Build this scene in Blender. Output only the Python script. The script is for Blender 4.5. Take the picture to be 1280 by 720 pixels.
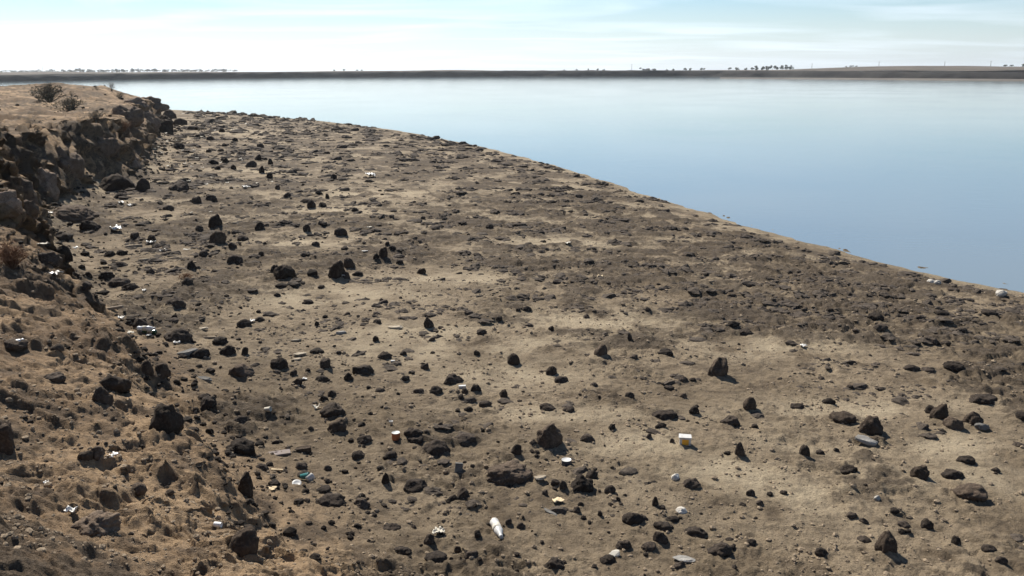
import bpy, bmesh, math, random
import numpy as np
from mathutils import Vector, Matrix, Euler
from mathutils.bvhtree import BVHTree

scene = bpy.context.scene
for o in list(bpy.data.objects):
    bpy.data.objects.remove(o)
COL = scene.collection
R = math.radians
random.seed(7)
rng = np.random.default_rng(7)

# ------------------------------------------------------------------ camera
EYE = 3.6
W, H, FPX = 1280.0, 720.0, 1108.0
PITCH, ROLL = 13.77, -0.22
cam_d = bpy.data.cameras.new('camera')
cam_d.sensor_width = 36.0
cam_d.lens = FPX / W * 36.0
cam_d.clip_start = 0.05
cam_d.clip_end = 30000
cam = bpy.data.objects.new('camera', cam_d)
COL.objects.link(cam)
cam.matrix_world = Matrix.Translation((0, 0, EYE)) @ Matrix.Rotation(R(90 - PITCH), 4, 'X') @ Matrix.Rotation(R(ROLL), 4, 'Z')
scene.camera = cam
CAM_R = cam.matrix_world.to_3x3()

# ------------------------------------------------------------------ sky, sun, exposure
SUN_AZ, SUN_EL = -29.0, 44.0           # azimuth measured from +Y towards +X
w = bpy.data.worlds.new('World')
scene.world = w
w.use_nodes = True
nt = w.node_tree
nt.nodes.clear()
N = nt.nodes.new
sky = N('ShaderNodeTexSky')
sky.sky_type = 'NISHITA'
sky.sun_disc = False
sky.sun_elevation = R(SUN_EL)
sky.sun_rotation = R(SUN_AZ)
sky.altitude = 50
sky.air_density = 1.0
sky.dust_density = 0.25
sky.ozone_density = 3.5
# thin cirrus: streaks laid out on a high flat layer, so they squeeze together towards the horizon
tc = N('ShaderNodeTexCoord')
sep = N('ShaderNodeSeparateXYZ')
nt.links.new(tc.outputs['Generated'], sep.inputs[0])
def wmath(op, a, b=None):
    n = N('ShaderNodeMath'); n.operation = op
    for i, s in enumerate((a, b)):
        if s is None: continue
        if isinstance(s, (int, float)): n.inputs[i].default_value = s
        else: nt.links.new(s, n.inputs[i])
    return n.outputs[0]
den = wmath('ADD', wmath('MAXIMUM', sep.outputs['Z'], 0.0), 0.06)
cx = wmath('DIVIDE', sep.outputs['X'], den)
cy = wmath('DIVIDE', sep.outputs['Y'], den)
comb = N('ShaderNodeCombineXYZ')
nt.links.new(cx, comb.inputs[0]); nt.links.new(cy, comb.inputs[1])
mp = N('ShaderNodeMapping'); mp.inputs['Rotation'].default_value = (0, 0, R(18)); mp.inputs['Scale'].default_value = (0.55, 1.0, 1)
nt.links.new(comb.outputs[0], mp.inputs[0])
cn = N('ShaderNodeTexNoise'); cn.inputs['Scale'].default_value = 0.85; cn.inputs['Detail'].default_value = 4.5; cn.inputs['Roughness'].default_value = 0.48
cn.inputs['Distortion'].default_value = 0.4
nt.links.new(mp.outputs[0], cn.inputs['Vector'])
cr = N('ShaderNodeValToRGB')
cr.color_ramp.elements[0].position = 0.45; cr.color_ramp.elements[0].color = (0, 0, 0, 1)
cr.color_ramp.elements[1].position = 0.78; cr.color_ramp.elements[1].color = (1, 1, 1, 1)
nt.links.new(cn.outputs['Fac'], cr.inputs[0])
cfac = wmath('MULTIPLY', cr.outputs[0], 0.62)
mixc = N('ShaderNodeMix'); mixc.data_type = 'RGBA'
nt.links.new(cfac, mixc.inputs['Factor'])
# the lowest few degrees whiten with distance
veil = wmath('SUBTRACT', 1.0, wmath('MINIMUM', wmath('MULTIPLY', wmath('MAXIMUM', sep.outputs['Z'], 0.0), 14.0), 1.0))
bw0 = N('ShaderNodeRGBToBW'); nt.links.new(sky.outputs[0], bw0.inputs[0])
wht = N('ShaderNodeMix'); wht.data_type = 'RGBA'; wht.blend_type = 'MULTIPLY'; wht.inputs['Factor'].default_value = 1.0
nt.links.new(bw0.outputs[0], wht.inputs[6]); wht.inputs[7].default_value = (1.10, 1.13, 1.15, 1)
vm = N('ShaderNodeMix'); vm.data_type = 'RGBA'
nt.links.new(wmath('MULTIPLY', veil, 0.85), vm.inputs['Factor']); nt.links.new(sky.outputs[0], vm.inputs[6]); nt.links.new(wht.outputs[2], vm.inputs[7])
nt.links.new(vm.outputs[2], mixc.inputs[6])
gain = N('ShaderNodeMix'); gain.data_type = 'RGBA'; gain.blend_type = 'MULTIPLY'; gain.inputs['Factor'].default_value = 1.0
bw = N('ShaderNodeRGBToBW'); nt.links.new(sky.outputs[0], bw.inputs[0])
nt.links.new(bw.outputs[0], gain.inputs[6]); gain.inputs[7].default_value = (1.55, 1.58, 1.60, 1)
nt.links.new(gain.outputs[2], mixc.inputs[7])
bg = N('ShaderNodeBackground'); bg.inputs['Strength'].default_value = 0.066
tint = N('ShaderNodeMix'); tint.data_type = 'RGBA'; tint.blend_type = 'MULTIPLY'; tint.inputs['Factor'].default_value = 1.0
nt.links.new(mixc.outputs[2], tint.inputs[6]); tint.inputs[7].default_value = (0.89, 0.98, 1.065, 1)
nt.links.new(tint.outputs[2], bg.inputs['Color'])
wo = N('ShaderNodeOutputWorld'); nt.links.new(bg.outputs[0], wo.inputs[0])

sd = bpy.data.lights.new('sun', 'SUN')
sd.energy = 5.0
sd.angle = R(0.53)
sd.color = (1.0, 0.95, 0.86)
sun = bpy.data.objects.new('sun', sd)
COL.objects.link(sun)
SUNV = Vector((math.sin(R(SUN_AZ)) * math.cos(R(SUN_EL)), math.cos(R(SUN_AZ)) * math.cos(R(SUN_EL)), math.sin(R(SUN_EL))))
sun.rotation_euler = (-SUNV).to_track_quat('-Z', 'Y').to_euler()

scene.view_settings.view_transform = 'Standard'
scene.view_settings.look = 'None'
scene.view_settings.gamma = 1.0
scene.view_settings.use_curve_mapping = False
scene.view_settings.exposure = 0.70
scene.cycles.max_bounces = 6
scene.cycles.diffuse_bounces = 3
scene.cycles.volume_bounces = 0

# ------------------------------------------------------------------ helpers
def pixel_dir(u, v):
    d = CAM_R @ Vector(((u - W / 2) / FPX, (H / 2 - v) / FPX, -1.0))
    return d
def on_plane(u, v, z=0.0):
    d = pixel_dir(u, v)
    t = (z - EYE) / d.z
    return Vector((0, 0, EYE)) + d * t
def at_range(u, v, y):
    d = pixel_dir(u, v)
    return Vector((0, 0, EYE)) + d * (y / d.y)

def sstep(a, b, x):
    t = np.clip((x - a) / (b - a), 0, 1)
    return t * t * (3 - 2 * t)

_perm = np.random.default_rng(11).permutation(512).astype(np.int64)
_perm = np.concatenate([_perm, _perm, _perm])
_g2 = np.random.default_rng(12).uniform(0, 2 * np.pi, 512)
_g2 = np.stack([np.cos(_g2), np.sin(_g2)], 1)
_g3 = np.random.default_rng(13).normal(size=(512, 3)); _g3 /= np.linalg.norm(_g3, axis=1)[:, None]
def p2(x, y):
    xi = np.floor(x).astype(np.int64); yi = np.floor(y).astype(np.int64)
    fx = x - xi; fy = y - yi
    u = fx * fx * fx * (fx * (fx * 6 - 15) + 10); v = fy * fy * fy * (fy * (fy * 6 - 15) + 10)
    xi &= 511; yi &= 511
    def g(ix, iy, dx, dy):
        k = _perm[_perm[ix & 511] + (iy & 511)]
        return _g2[k, 0] * dx + _g2[k, 1] * dy
    a = g(xi, yi, fx, fy); b = g(xi + 1, yi, fx - 1, fy)
    c = g(xi, yi + 1, fx, fy - 1); d = g(xi + 1, yi + 1, fx - 1, fy - 1)
    return 1.5 * ((a + u * (b - a)) + v * ((c + u * (d - c)) - (a + u * (b - a))))
def p3(P):
    I = np.floor(P).astype(np.int64); F = P - I
    U = F * F * F * (F * (F * 6 - 15) + 10)
    I &= 511
    out = 0
    for dx in (0, 1):
        wx = U[:, 0] if dx else 1 - U[:, 0]
        for dy in (0, 1):
            wy = U[:, 1] if dy else 1 - U[:, 1]
            for dz in (0, 1):
                wz = U[:, 2] if dz else 1 - U[:, 2]
                k = _perm[_perm[_perm[(I[:, 0] + dx) & 511] + ((I[:, 1] + dy) & 511)] + ((I[:, 2] + dz) & 511)]
                g = _g3[k]
                out = out + wx * wy * wz * (g[:, 0] * (F[:, 0] - dx) + g[:, 1] * (F[:, 1] - dy) + g[:, 2] * (F[:, 2] - dz))
    return 1.5 * out
def fbm2(x, y, octs=4, gain=0.5):
    s = 0; a = 1; t = 0
    for i in range(octs):
        s = s + a * p2(x * 2.03 ** i + 17.3 * i, y * 2.03 ** i - 9.1 * i); t += a; a *= gain
    return s / t
def fbm3(P, octs=4, gain=0.5):
    s = 0; a = 1; t = 0
    for i in range(octs):
        s = s + a * p3(P * 2.03 ** i + 31.7 * i); t += a; a *= gain
    return s / t

def link(o, parent=None):
    COL.objects.link(o)
    if parent is not None: o.parent = parent
    return o
def mesh_np(name, V, F, smooth=True, mat=None):
    me = bpy.data.meshes.new(name)
    V = np.asarray(V, np.float32); F = np.asarray(F, np.int32)
    n, k = F.shape
    me.vertices.add(len(V)); me.vertices.foreach_set('co', V.ravel())
    me.loops.add(n * k); me.loops.foreach_set('vertex_index', F.ravel())
    me.polygons.add(n); me.polygons.foreach_set('loop_start', np.arange(0, n * k, k, dtype=np.int32))
    me.polygons.foreach_set('loop_total', np.full(n, k, np.int32))
    me.polygons.foreach_set('use_smooth', np.full(n, smooth, bool))
    me.update(); me.validate()
    if mat: me.materials.append(mat)
    return me
def bm_mesh(name, bm, mat, smooth=False):
    me = bpy.data.meshes.new(name)
    bmesh.ops.recalc_face_normals(bm, faces=bm.faces)
    bm.to_mesh(me); bm.free()
    for p in me.polygons: p.use_smooth = smooth
    me.materials.append(mat)
    return me
def tag(o, label, cat, group=None):
    o['label'] = label; o['category'] = cat
    if group: o['group'] = group
    return o
def obj(name, me, parent=None):
    return link(bpy.data.objects.new(name, me), parent)
def empty(name, M):
    e = bpy.data.objects.new(name, None); e.empty_display_size = 0.1
    e.matrix_world = M
    return link(e)

# ------------------------------------------------------------------ materials
class NB:
    def __init__(self, name, rough=0.9, spec=0.2):
        self.m = bpy.data.materials.new(name); self.m.use_nodes = True
        self.t = self.m.node_tree
        self.b = self.t.nodes['Principled BSDF']
        self.b.inputs['Roughness'].default_value = rough
        self.b.inputs['Specular IOR Level'].default_value = spec
    def n(self, kind, **kw):
        x = self.t.nodes.new(kind)
        for k, v in kw.items(): setattr(x, k, v)
        return x
    def l(self, a, b): self.t.links.new(a, b)
    def val(self, s, sock):
        if isinstance(s, (int, float)): sock.default_value = s
        elif isinstance(s, tuple): sock.default_value = s if len(s) == 4 else (*s, 1)
        else: self.l(s, sock)
    def math(self, op, a, b=0.0, clamp=False):
        x = self.n('ShaderNodeMath', operation=op); x.use_clamp = clamp
        self.val(a, x.inputs[0]); self.val(b, x.inputs[1]); return x.outputs[0]
    def mix(self, f, a, b, blend='MIX'):
        x = self.n('ShaderNodeMix', data_type='RGBA', blend_type=blend)
        self.val(f, x.inputs['Factor']); self.val(a, x.inputs[6]); self.val(b, x.inputs[7]); return x.outputs[2]
    def noise(self, scale, detail=4, rough=0.55, coord='Object', vec=None, dist=0.0):
        if vec is None:
            if not hasattr(self, 'tc'): self.tc = self.n('ShaderNodeTexCoord')
            vec = self.tc.outputs[coord]
        x = self.n('ShaderNodeTexNoise'); x.inputs['Scale'].default_value = scale
        x.inputs['Detail'].default_value = detail; x.inputs['Roughness'].default_value = rough
        x.inputs['Distortion'].default_value = dist
        self.l(vec, x.inputs['Vector']); return x.outputs['Fac']
    def ramp(self, s, p0, p1):
        x = self.n('ShaderNodeMapRange'); x.interpolation_type = 'SMOOTHSTEP'
        self.l(s, x.inputs[0]); x.inputs[1].default_value = p0; x.inputs[2].default_value = p1
        return x.outputs[0]
    def attr(self, name):
        return self.n('ShaderNodeAttribute', attribute_name=name).outputs['Fac']
    def bump(self, height, strength, dist, prev=None):
        x = self.n('ShaderNodeBump'); x.inputs['Strength'].default_value = strength; x.inputs['Distance'].default_value = dist
        self.l(height, x.inputs['Height'])
        if prev is not None: self.l(prev, x.inputs['Normal'])
        return x.outputs[0]
    def col(self, s): self.val(s, self.b.inputs['Base Color'])
    def nrm(self, s): self.l(s, self.b.inputs['Normal'])

def ground_material():
    k = NB('shore_soil', 0.95, 0.12)
    crust, bank, wet, pale = (k.attr(a) for a in ('crust', 'bank', 'wet', 'pale'))
    big = k.noise(0.55, 5); mid = k.noise(3.2, 5, 0.6); fine = k.noise(22, 6, 0.7); grain = k.noise(85, 3, 0.7)
    sand = k.mix(k.ramp(big, 0.36, 0.66), (0.200, 0.151, 0.097), (0.300, 0.231, 0.152))
    sand = k.mix(k.ramp(mid, 0.42, 0.68), sand, (0.140, 0.104, 0.068))
    sand = k.mix(k.math('MULTIPLY', pale, k.ramp(mid, 0.25, 0.5)), sand, (0.43, 0.345, 0.232))
    soil = k.mix(k.ramp(big, 0.38, 0.62), (0.180, 0.120, 0.072), (0.385, 0.264, 0.155))
    soil = k.mix(k.ramp(mid, 0.46, 0.66), soil, (0.145, 0.102, 0.066))
    base = k.mix(bank, sand, soil)
    mott = k.noise(5.5, 5, 0.65)
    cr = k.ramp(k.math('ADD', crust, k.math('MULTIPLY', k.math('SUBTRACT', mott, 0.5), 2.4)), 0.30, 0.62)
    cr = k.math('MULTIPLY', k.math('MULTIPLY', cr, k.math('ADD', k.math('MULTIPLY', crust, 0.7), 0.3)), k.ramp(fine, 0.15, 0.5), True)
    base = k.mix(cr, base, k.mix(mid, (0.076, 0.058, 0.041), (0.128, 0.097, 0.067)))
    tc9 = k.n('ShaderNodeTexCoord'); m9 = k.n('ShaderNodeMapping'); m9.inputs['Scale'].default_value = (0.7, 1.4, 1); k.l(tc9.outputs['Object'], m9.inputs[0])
    shade_blot = k.noise(8.0, 6, 0.68, vec=m9.outputs[0])
    base = k.mix(k.math('MULTIPLY', k.ramp(shade_blot, 0.50, 0.66), k.math('SUBTRACT', 0.62, k.math('MULTIPLY', pale, 0.45))), base, (0.075, 0.057, 0.041))  # dark blotches put the small-scale shading of rough ground into the colour
    shade_speck = k.ramp(fine, 0.50, 0.72)  # finer dark speckles, painted in for the same ground shading
    base = k.mix(k.math('MULTIPLY', shade_speck, 0.55), base, k.mix(0.5, base, (0.045, 0.036, 0.028)))
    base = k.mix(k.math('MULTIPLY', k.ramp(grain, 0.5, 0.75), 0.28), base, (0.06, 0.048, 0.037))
    base = k.mix(k.math('MULTIPLY', wet, 0.38), base, (0.30, 0.235, 0.15))
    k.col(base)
    n1 = k.bump(fine, 1.0, 0.05)
    n2 = k.bump(grain, 1.0, 0.014, n1)
    k.nrm(n2)
    return k.m
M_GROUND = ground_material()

def rock_material(name, dark, light, dusty, rough=0.95):
    k = NB(name, rough, 0.12)
    oi = k.n('ShaderNodeObjectInfo')
    a = k.noise(9, 5, 0.65); f = k.noise(60, 4, 0.7)
    c = k.mix(k.ramp(a, 0.35, 0.65), dark, light)
    c = k.mix(k.math('MULTIPLY', k.ramp(f, 0.45, 0.7), 0.6), c, dusty)
    hue = k.n('ShaderNodeHueSaturation'); k.l(c, hue.inputs['Color'])
    k.l(k.math('ADD', k.math('MULTIPLY', oi.outputs['Random'], 0.9), 0.65), hue.inputs['Value'])
    hue.inputs['Saturation'].default_value = 0.95
    k.col(hue.outputs[0])
    k.nrm(k.bump(f, 0.7, 0.01, k.bump(a, 0.6, 0.03)))
    return k.m
M_ROCK = rock_material('dark_clod', (0.025, 0.019, 0.015), (0.048, 0.036, 0.027), (0.100, 0.075, 0.053))
M_BROWN = rock_material('brown_clod', (0.038, 0.027, 0.019), (0.070, 0.050, 0.035), (0.122, 0.090, 0.062))
M_EARTH = rock_material('bank_earth_block', (0.095, 0.066, 0.046), (0.175, 0.125, 0.086), (0.24, 0.18, 0.125))
M_GREY = rock_material('grey_stone', (0.15, 0.14, 0.125), (0.25, 0.235, 0.21), (0.19, 0.17, 0.145))
M_PALE = rock_material('pale_stone', (0.22, 0.18, 0.13), (0.32, 0.27, 0.20), (0.17, 0.135, 0.095))
M_WSTONE = rock_material('white_stone', (0.36, 0.33, 0.28), (0.50, 0.46, 0.40), (0.28, 0.24, 0.19))

def plain(name, c, rough=0.5, spec=0.4, dirt=(0.2, 0.16, 0.11), amount=0.5, scale=25):
    k = NB(name, rough, spec)
    d = k.noise(scale, 4, 0.6)
    k.col(k.mix(k.math('MULTIPLY', k.ramp(d, 0.45, 0.7), amount), c, dirt))
    return k.m
M_WHITE = plain('white_plastic', (0.55, 0.53, 0.49), 0.4, 0.5, amount=0.35)
M_PAPER = plain('off_white_paper', (0.52, 0.48, 0.40), 0.8, 0.2, amount=0.35)
M_TAN = plain('tan_card', (0.62, 0.49, 0.31), 0.85, 0.15, amount=0.3)
M_ORANGE = plain('orange_print', (0.80, 0.38, 0.03), 0.5, 0.4, amount=0.15)
M_RUST = plain('rust_red_paint', (0.42, 0.13, 0.05), 0.6, 0.3, (0.12, 0.06, 0.03), 0.5)
M_TEAL = plain('teal_plastic', (0.03, 0.16, 0.16), 0.4, 0.5, amount=0.3)
M_GREEN = plain('green_glass', (0.02, 0.07, 0.035), 0.15, 0.6, amount=0.3)
M_METAL = plain('bare_tin', (0.70, 0.69, 0.66), 0.35, 0.6, amount=0.3)
M_BLUE = plain('dark_blue_film', (0.02, 0.03, 0.05), 0.35, 0.5, amount=0.3)
def wood_material():
    k = NB('weathered_board', 0.85, 0.15)
    tc = k.n('ShaderNodeTexCoord'); mpn = k.n('ShaderNodeMapping'); mpn.inputs['Scale'].default_value = (2, 30, 30)
    k.l(tc.outputs['Object'], mpn.inputs[0])
    g = k.noise(3, 5, 0.6, vec=mpn.outputs[0])
    k.col(k.mix(k.ramp(g, 0.3, 0.7), (0.17, 0.13, 0.095), (0.38, 0.31, 0.225)))
    k.nrm(k.bump(g, 0.6, 0.004)); return k.m
M_WOOD = wood_material()
def clear_plastic():
    k = NB('cloudy_clear_plastic', 0.18, 0.5)
    d = k.noise(40, 4)
    k.col(k.mix(k.ramp(d, 0.5, 0.75), (0.80, 0.82, 0.84), (0.5, 0.45, 0.37)))
    k.b.inputs['Transmission Weight'].default_value = 0.35
    return k.m
M_CLEAR = clear_plastic()
def twig_material(name, a, b):
    k = NB(name, 0.9, 0.1); n = k.noise(12, 3)
    k.col(k.mix(k.ramp(n, 0.35, 0.65), a, b)); return k.m
M_TWIG = twig_material('dry_grey_twig', (0.10, 0.083, 0.064), (0.19, 0.16, 0.12))
M_LEAF = twig_material('dusty_olive_leaf', (0.085, 0.078, 0.055), (0.15, 0.137, 0.095))
M_RED = twig_material('red_brown_twig', (0.14, 0.075, 0.042), (0.24, 0.14, 0.085))
M_FARLEAF = twig_material('far_tree_leaf', (0.035, 0.050, 0.032), (0.07, 0.085, 0.05))
M_FARTRUNK = twig_material('far_tree_bark', (0.06, 0.05, 0.04), (0.10, 0.085, 0.07))
M_POLE = twig_material('creosoted_pole', (0.08, 0.07, 0.06), (0.14, 0.12, 0.10))
M_BUILD = plain('far_pale_render', (0.45, 0.43, 0.40), 0.8, 0.2)

# ------------------------------------------------------------------ the shore: one sheet
toe_px = [(352, 719), (318, 640), (300, 600), (238, 548), (196, 480), (166, 432), (124, 392), (98, 345), (70, 312),
          (62, 285), (74, 258), (104, 246), (132, 231), (176, 219), (194, 205), (196, 185), (205, 168), (220, 156), (232, 146)]
TOE_Z = 0.36
tp = np.array([on_plane(u, v, TOE_Z)[:2] for u, v in toe_px])
toe_y = np.concatenate([[-400, -60, -6, 0, 2.5], tp[:, 1], [120]])
toe_x = np.concatenate([[60, 22, 6.0, 3.4, 1.6], tp[:, 0], [tp[-1, 0] - 22]])
wl_px = [(1280, 367), (1200, 352), (1100, 327), (1000, 301), (900, 272), (800, 241), (700, 208.5), (600, 183), (500, 163.5), (400, 151), (300, 143), (235, 138.5)]
wp = np.array([on_plane(u, v, 0.0)[:2] for u, v in wl_px])
d0 = (wp[0] - wp[1]) / (wp[0, 1] - wp[1, 1])
wl_y = np.concatenate([[-400, -80, -10, wp[0, 1] - 12], wp[:, 1], [wp[-1, 1] + 8, wp[-1, 1] + 30]])
wl_x = np.concatenate([[500, 140, 42, wp[0, 0] + 14], wp[:, 0], [wp[-1, 0] - 12, wp[-1, 0] - 70]])
# dry pale sand patches on the beach: pixel centre, half width and depth in metres
pale_px = [(930, 590, 1.1, 0.8), (1010, 620, 0.6, 0.5), (820, 560, 0.9, 0.4), (600, 432, 1.6, 0.9), (520, 415, 1.2, 0.6), (640, 470, 1.0, 0.5), (470, 240, 3.0, 2.0), (430, 262, 2.2, 1.2),
           (380, 300, 1.5, 1.0), (1100, 510, 1.4, 0.4), (1180, 555, 0.8, 0.5), (700, 300, 1.6, 1.0), (560, 345, 1.6, 0.8), (420, 370, 1.8, 1.0), (750, 400, 1.4, 0.8), (960, 430, 1.2, 0.6),
           (300, 165, 3.0, 3.0), (320, 215, 1.8, 1.5), (1220, 600, 0.7, 0.4), (700, 520, 1.0, 0.3), (480, 440, 1.2, 0.5), (1000, 520, 1.1, 0.3)]
pale_w = [(on_plane(u, v, 0.25)[:2], a, b) for u, v, a, b in pale_px]

def shore_fields(x, y, cell):
    """height and ground-cover masks of the shore at plan position (x, y); cell = mesh spacing there, to leave out relief too fine for it."""
    def keep(wave): return np.clip(wave / (2.2 * cell) - 0.4, 0, 1)
    near_c = np.hypot(x, y)
    damp = sstep(0.5, 3.5, near_c)
    wig = 0.30 * fbm2(x * 0.55 + 3, y * 0.55, 3) + 0.14 * fbm2(x * 1.9, y * 1.9 + 5, 3)
    d = (np.interp(y, toe_y, toe_x) - x) * 0.93 + wig * damp
    wi = (np.interp(y, wl_y, wl_x) - x)
    slope = np.interp(y, [-20, 12, 25, 60, 90], [0.62, 0.66, 0.72, 0.86, 0.9])
    wd = wi * slope + 0.22 * fbm2(x * 0.8, y * 0.5 + 40, 4, 0.6) * keep(1.0)
    # ---- beach
    z = np.where(wd > 0, 0.055 * (1 - np.exp(-wd / 0.5)) + 0.30 * (1 - np.exp(-wd / 9.0)), 0.16 * wd)
    z = np.maximum(z, -2.5)
    inland = sstep(0.0, 1.2, wd)
    crust = fbm2(x * 0.28 + 9, y * 0.28, 4, 0.6)
    reg = sstep(9, 20, y + 0.25 * x) * 0.34 + 0.05 + sstep(9, 1, wd) * 0.16 - sstep(6, 0.5, d * -1) * 0.02
    cr = sstep(-0.06, 0.26, crust + reg - 0.06) * (1 - 0.45 * sstep(0.7, 0.0, wd))
    pale = np.zeros_like(x)
    for (p, a, b) in pale_w:
        q = ((x - p[0]) / a) ** 2 + ((y - p[1]) / b) ** 2
        pale = np.maximum(pale, np.exp(-q * 1.1))
    pale *= sstep(-0.5, 0.25, fbm2(x * 1.3, y * 1.3 + 77, 3))
    pale = np.maximum(pale, 0.55 * sstep(10, 22, y + 0.25 * x) * sstep(0.0, 0.25, fbm2(x * 0.7, y * 0.7 + 210, 4, 0.6)))
    cr *= 1 - 0.85 * pale
    z += 0.045 * fbm2(x * 0.45, y * 0.45, 3) * inland
    rough = (0.45 + 0.9 * cr) * inland * (1 - 0.55 * pale)
    b1 = fbm2(x * 1.5, y * 1.5 + 20, 2); b2 = p2(x * 4.2 + 5, y * 4.2); b3 = p2(x * 10.5, y * 10.5 + 8); b4 = p2(x * 23, y * 23)
    pl = fbm2(x * 1.3 + 60, y * 2.5, 3, 0.6); pl2 = fbm2(x * 0.65 - 30, y * 1.25, 3, 0.6); pl3 = fbm2(x * 4.6 + 11, y * 4.6, 2, 0.6)
    plate = sstep(0.07, 0.13, pl) * cr * inland * keep(0.45)
    plate2 = sstep(0.10, 0.16, pl2) * cr * inland * keep(0.9)
    plate3 = sstep(0.12, 0.26, pl3) * (0.25 + 0.75 * cr) * inland * keep(0.2) * (1 - 0.6 * pale)
    lump = 0.040 * plate + 0.035 * plate2 + 0.034 * plate3 + rough * (0.045 * np.abs(b1) * keep(0.6) + 0.022 * np.maximum(b2, -0.1) * keep(0.24))
    z += 0.12 * np.tanh(lump / 0.12)
    z += (0.4 + 0.6 * rough) * inland * (0.015 * b3 * keep(0.1) + 0.013 * b4 * keep(0.045) + 0.009 * p2(x * 47, y * 47 + 3) * keep(0.022))
    clod = np.abs(p2(x * 7.5 + 2, y * 7.5)) * 0.030 * keep(0.13) + np.abs(p2(x * 17 + 9, y * 17)) * 0.016 * keep(0.06)
    z += clod * inland * (0.35 + 0.8 * sstep(-0.1, 0.3, fbm2(x * 0.9 + 55, y * 0.9, 3))) * (1 - 0.5 * pale)
    cr = np.clip(cr * (0.55 + 0.6 * np.maximum(plate, plate2)) , 0, 1)
    # thin flakes of crust standing in the shallows
    fl = sstep(0.50, 0.58, fbm2(x * 3.6, y * 2.2 + 13, 2)) * sstep(-0.40, -0.05, wd) * sstep(0.5, 0.0, wd) * keep(0.35)
    z = np.where(fl > 0, np.maximum(z, fl * 0.028), z)
    # ---- bank
    far = sstep(9.5, 14.0, y)
    dd = d + far * 0.10 * fbm2(x * 3.5, y * 3.5, 3) * keep(0.3)
    scree = 0.30 * sstep(-0.5, 0.55, dd)
    hf = scree + 1.42 * (0.45 * sstep(0.25, 0.62, dd) + 0.55 * sstep(0.60, 1.10, dd)) + 0.36 * (1 - np.exp(-np.maximum(dd - 1.0, 0) / 4.5))
    hn = 0.17 * sstep(-1.0, 0.1, dd) + 0.40 * sstep(-0.05, 0.45, dd) + 0.32 * np.clip(dd - 0.35, 0, 2.3) + 0.10 * np.clip(dd - 2.65, 0, 4)
    hb = hn * (1 - far) + hf * far
    end_y = 60 + np.clip(-27 - x, -4, 60) * 0.98 + 2.0 * fbm2(x * 0.3, y * 0.3 + 3, 2)
    fin = sstep(0.0, 2.6, end_y - y)
    hb *= fin
    und = (0.17 * fbm2(x * 0.22, y * 0.22 + 50, 4) + (0.05 + 0.09 * far) * fbm2(x * 0.75, y * 0.75, 3)) * sstep(0.8, 2.2, dd) * fin * damp
    ledge = (0.06 + 0.13 * far) * sstep(0.05, 0.13, fbm2(x * 0.8 + 70, y * 0.8, 4, 0.6)) * sstep(0.5, 1.2, dd) * fin * keep(0.4)
    mound = 0.62 * np.exp(-((x + 25.5) / 7.0) ** 2 - ((y - 52) / 11.0) ** 2) * sstep(0.9, 4.0, dd) * fin
    lumps = sstep(0.0, 0.4, dd) * damp * fin * ((0.045 + 0.035 * far) * np.abs(fbm2(x * 2.2 + 7, y * 2.2, 3)) * keep(0.4) + 0.035 * p2(x * 6, y * 6) * keep(0.16) + 0.018 * p2(x * 14, y * 14) * keep(0.07) + 0.012 * p2(x * 29, y * 29) * keep(0.035) + 0.006 * p2(x * 55, y * 55) * keep(0.018))
    lumps += 0.8 * clod * sstep(0.0, 0.4, dd) * damp * fin
    lumps *= 1 - 0.42 * (1 - far)
    lumps *= 1 - 0.30 * (1 - far) * sstep(0.5, 1.1, dd)
    lumps *= (0.6 + 0.5 * far) + (0.8 + 0.7 * far) * sstep(-0.1, 0.3, fbm2(x * 0.7, y * 0.7 + 90, 3))
    bank = sstep(0.0 - 1.0 * (1 - far), 0.5 - 0.2 * (1 - far), dd + 0.25 * (1 - far) * fbm2(x * 1.8, y * 1.8 + 400, 3)) * fin
    z += hb + und + ledge + lumps + mound
    # beyond the end of the bank: down to the lake on the far side
    z = np.where((y > end_y) & (d > 0.5), z - 0.0, z)
    sink = sstep(3.5, 14.0, y - end_y) * sstep(0.5, 6, d)
    z -= 1.6 * sink
    z = np.where((near_c > 160) & (wd < -5), -2.5, z)
    wet = sstep(0.55, 0.08, wd) * (1 - bank) * (1 - np.clip(fl * 2, 0, 1))
    cr = np.maximum(cr, np.clip(fl * 2, 0, 1))
    soil_dark = sstep(-0.02, 0.22, fbm2(x * 0.5 + 4, y * 0.5 + 31, 5, 0.65) + 0.10 * sstep(10, 20, y)) * bank * 0.62  # dark soil patches on the bank, also painting shading onto the cliff
    return z, np.maximum(cr * (1 - bank), soil_dark), bank, wet, pale, d

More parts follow.
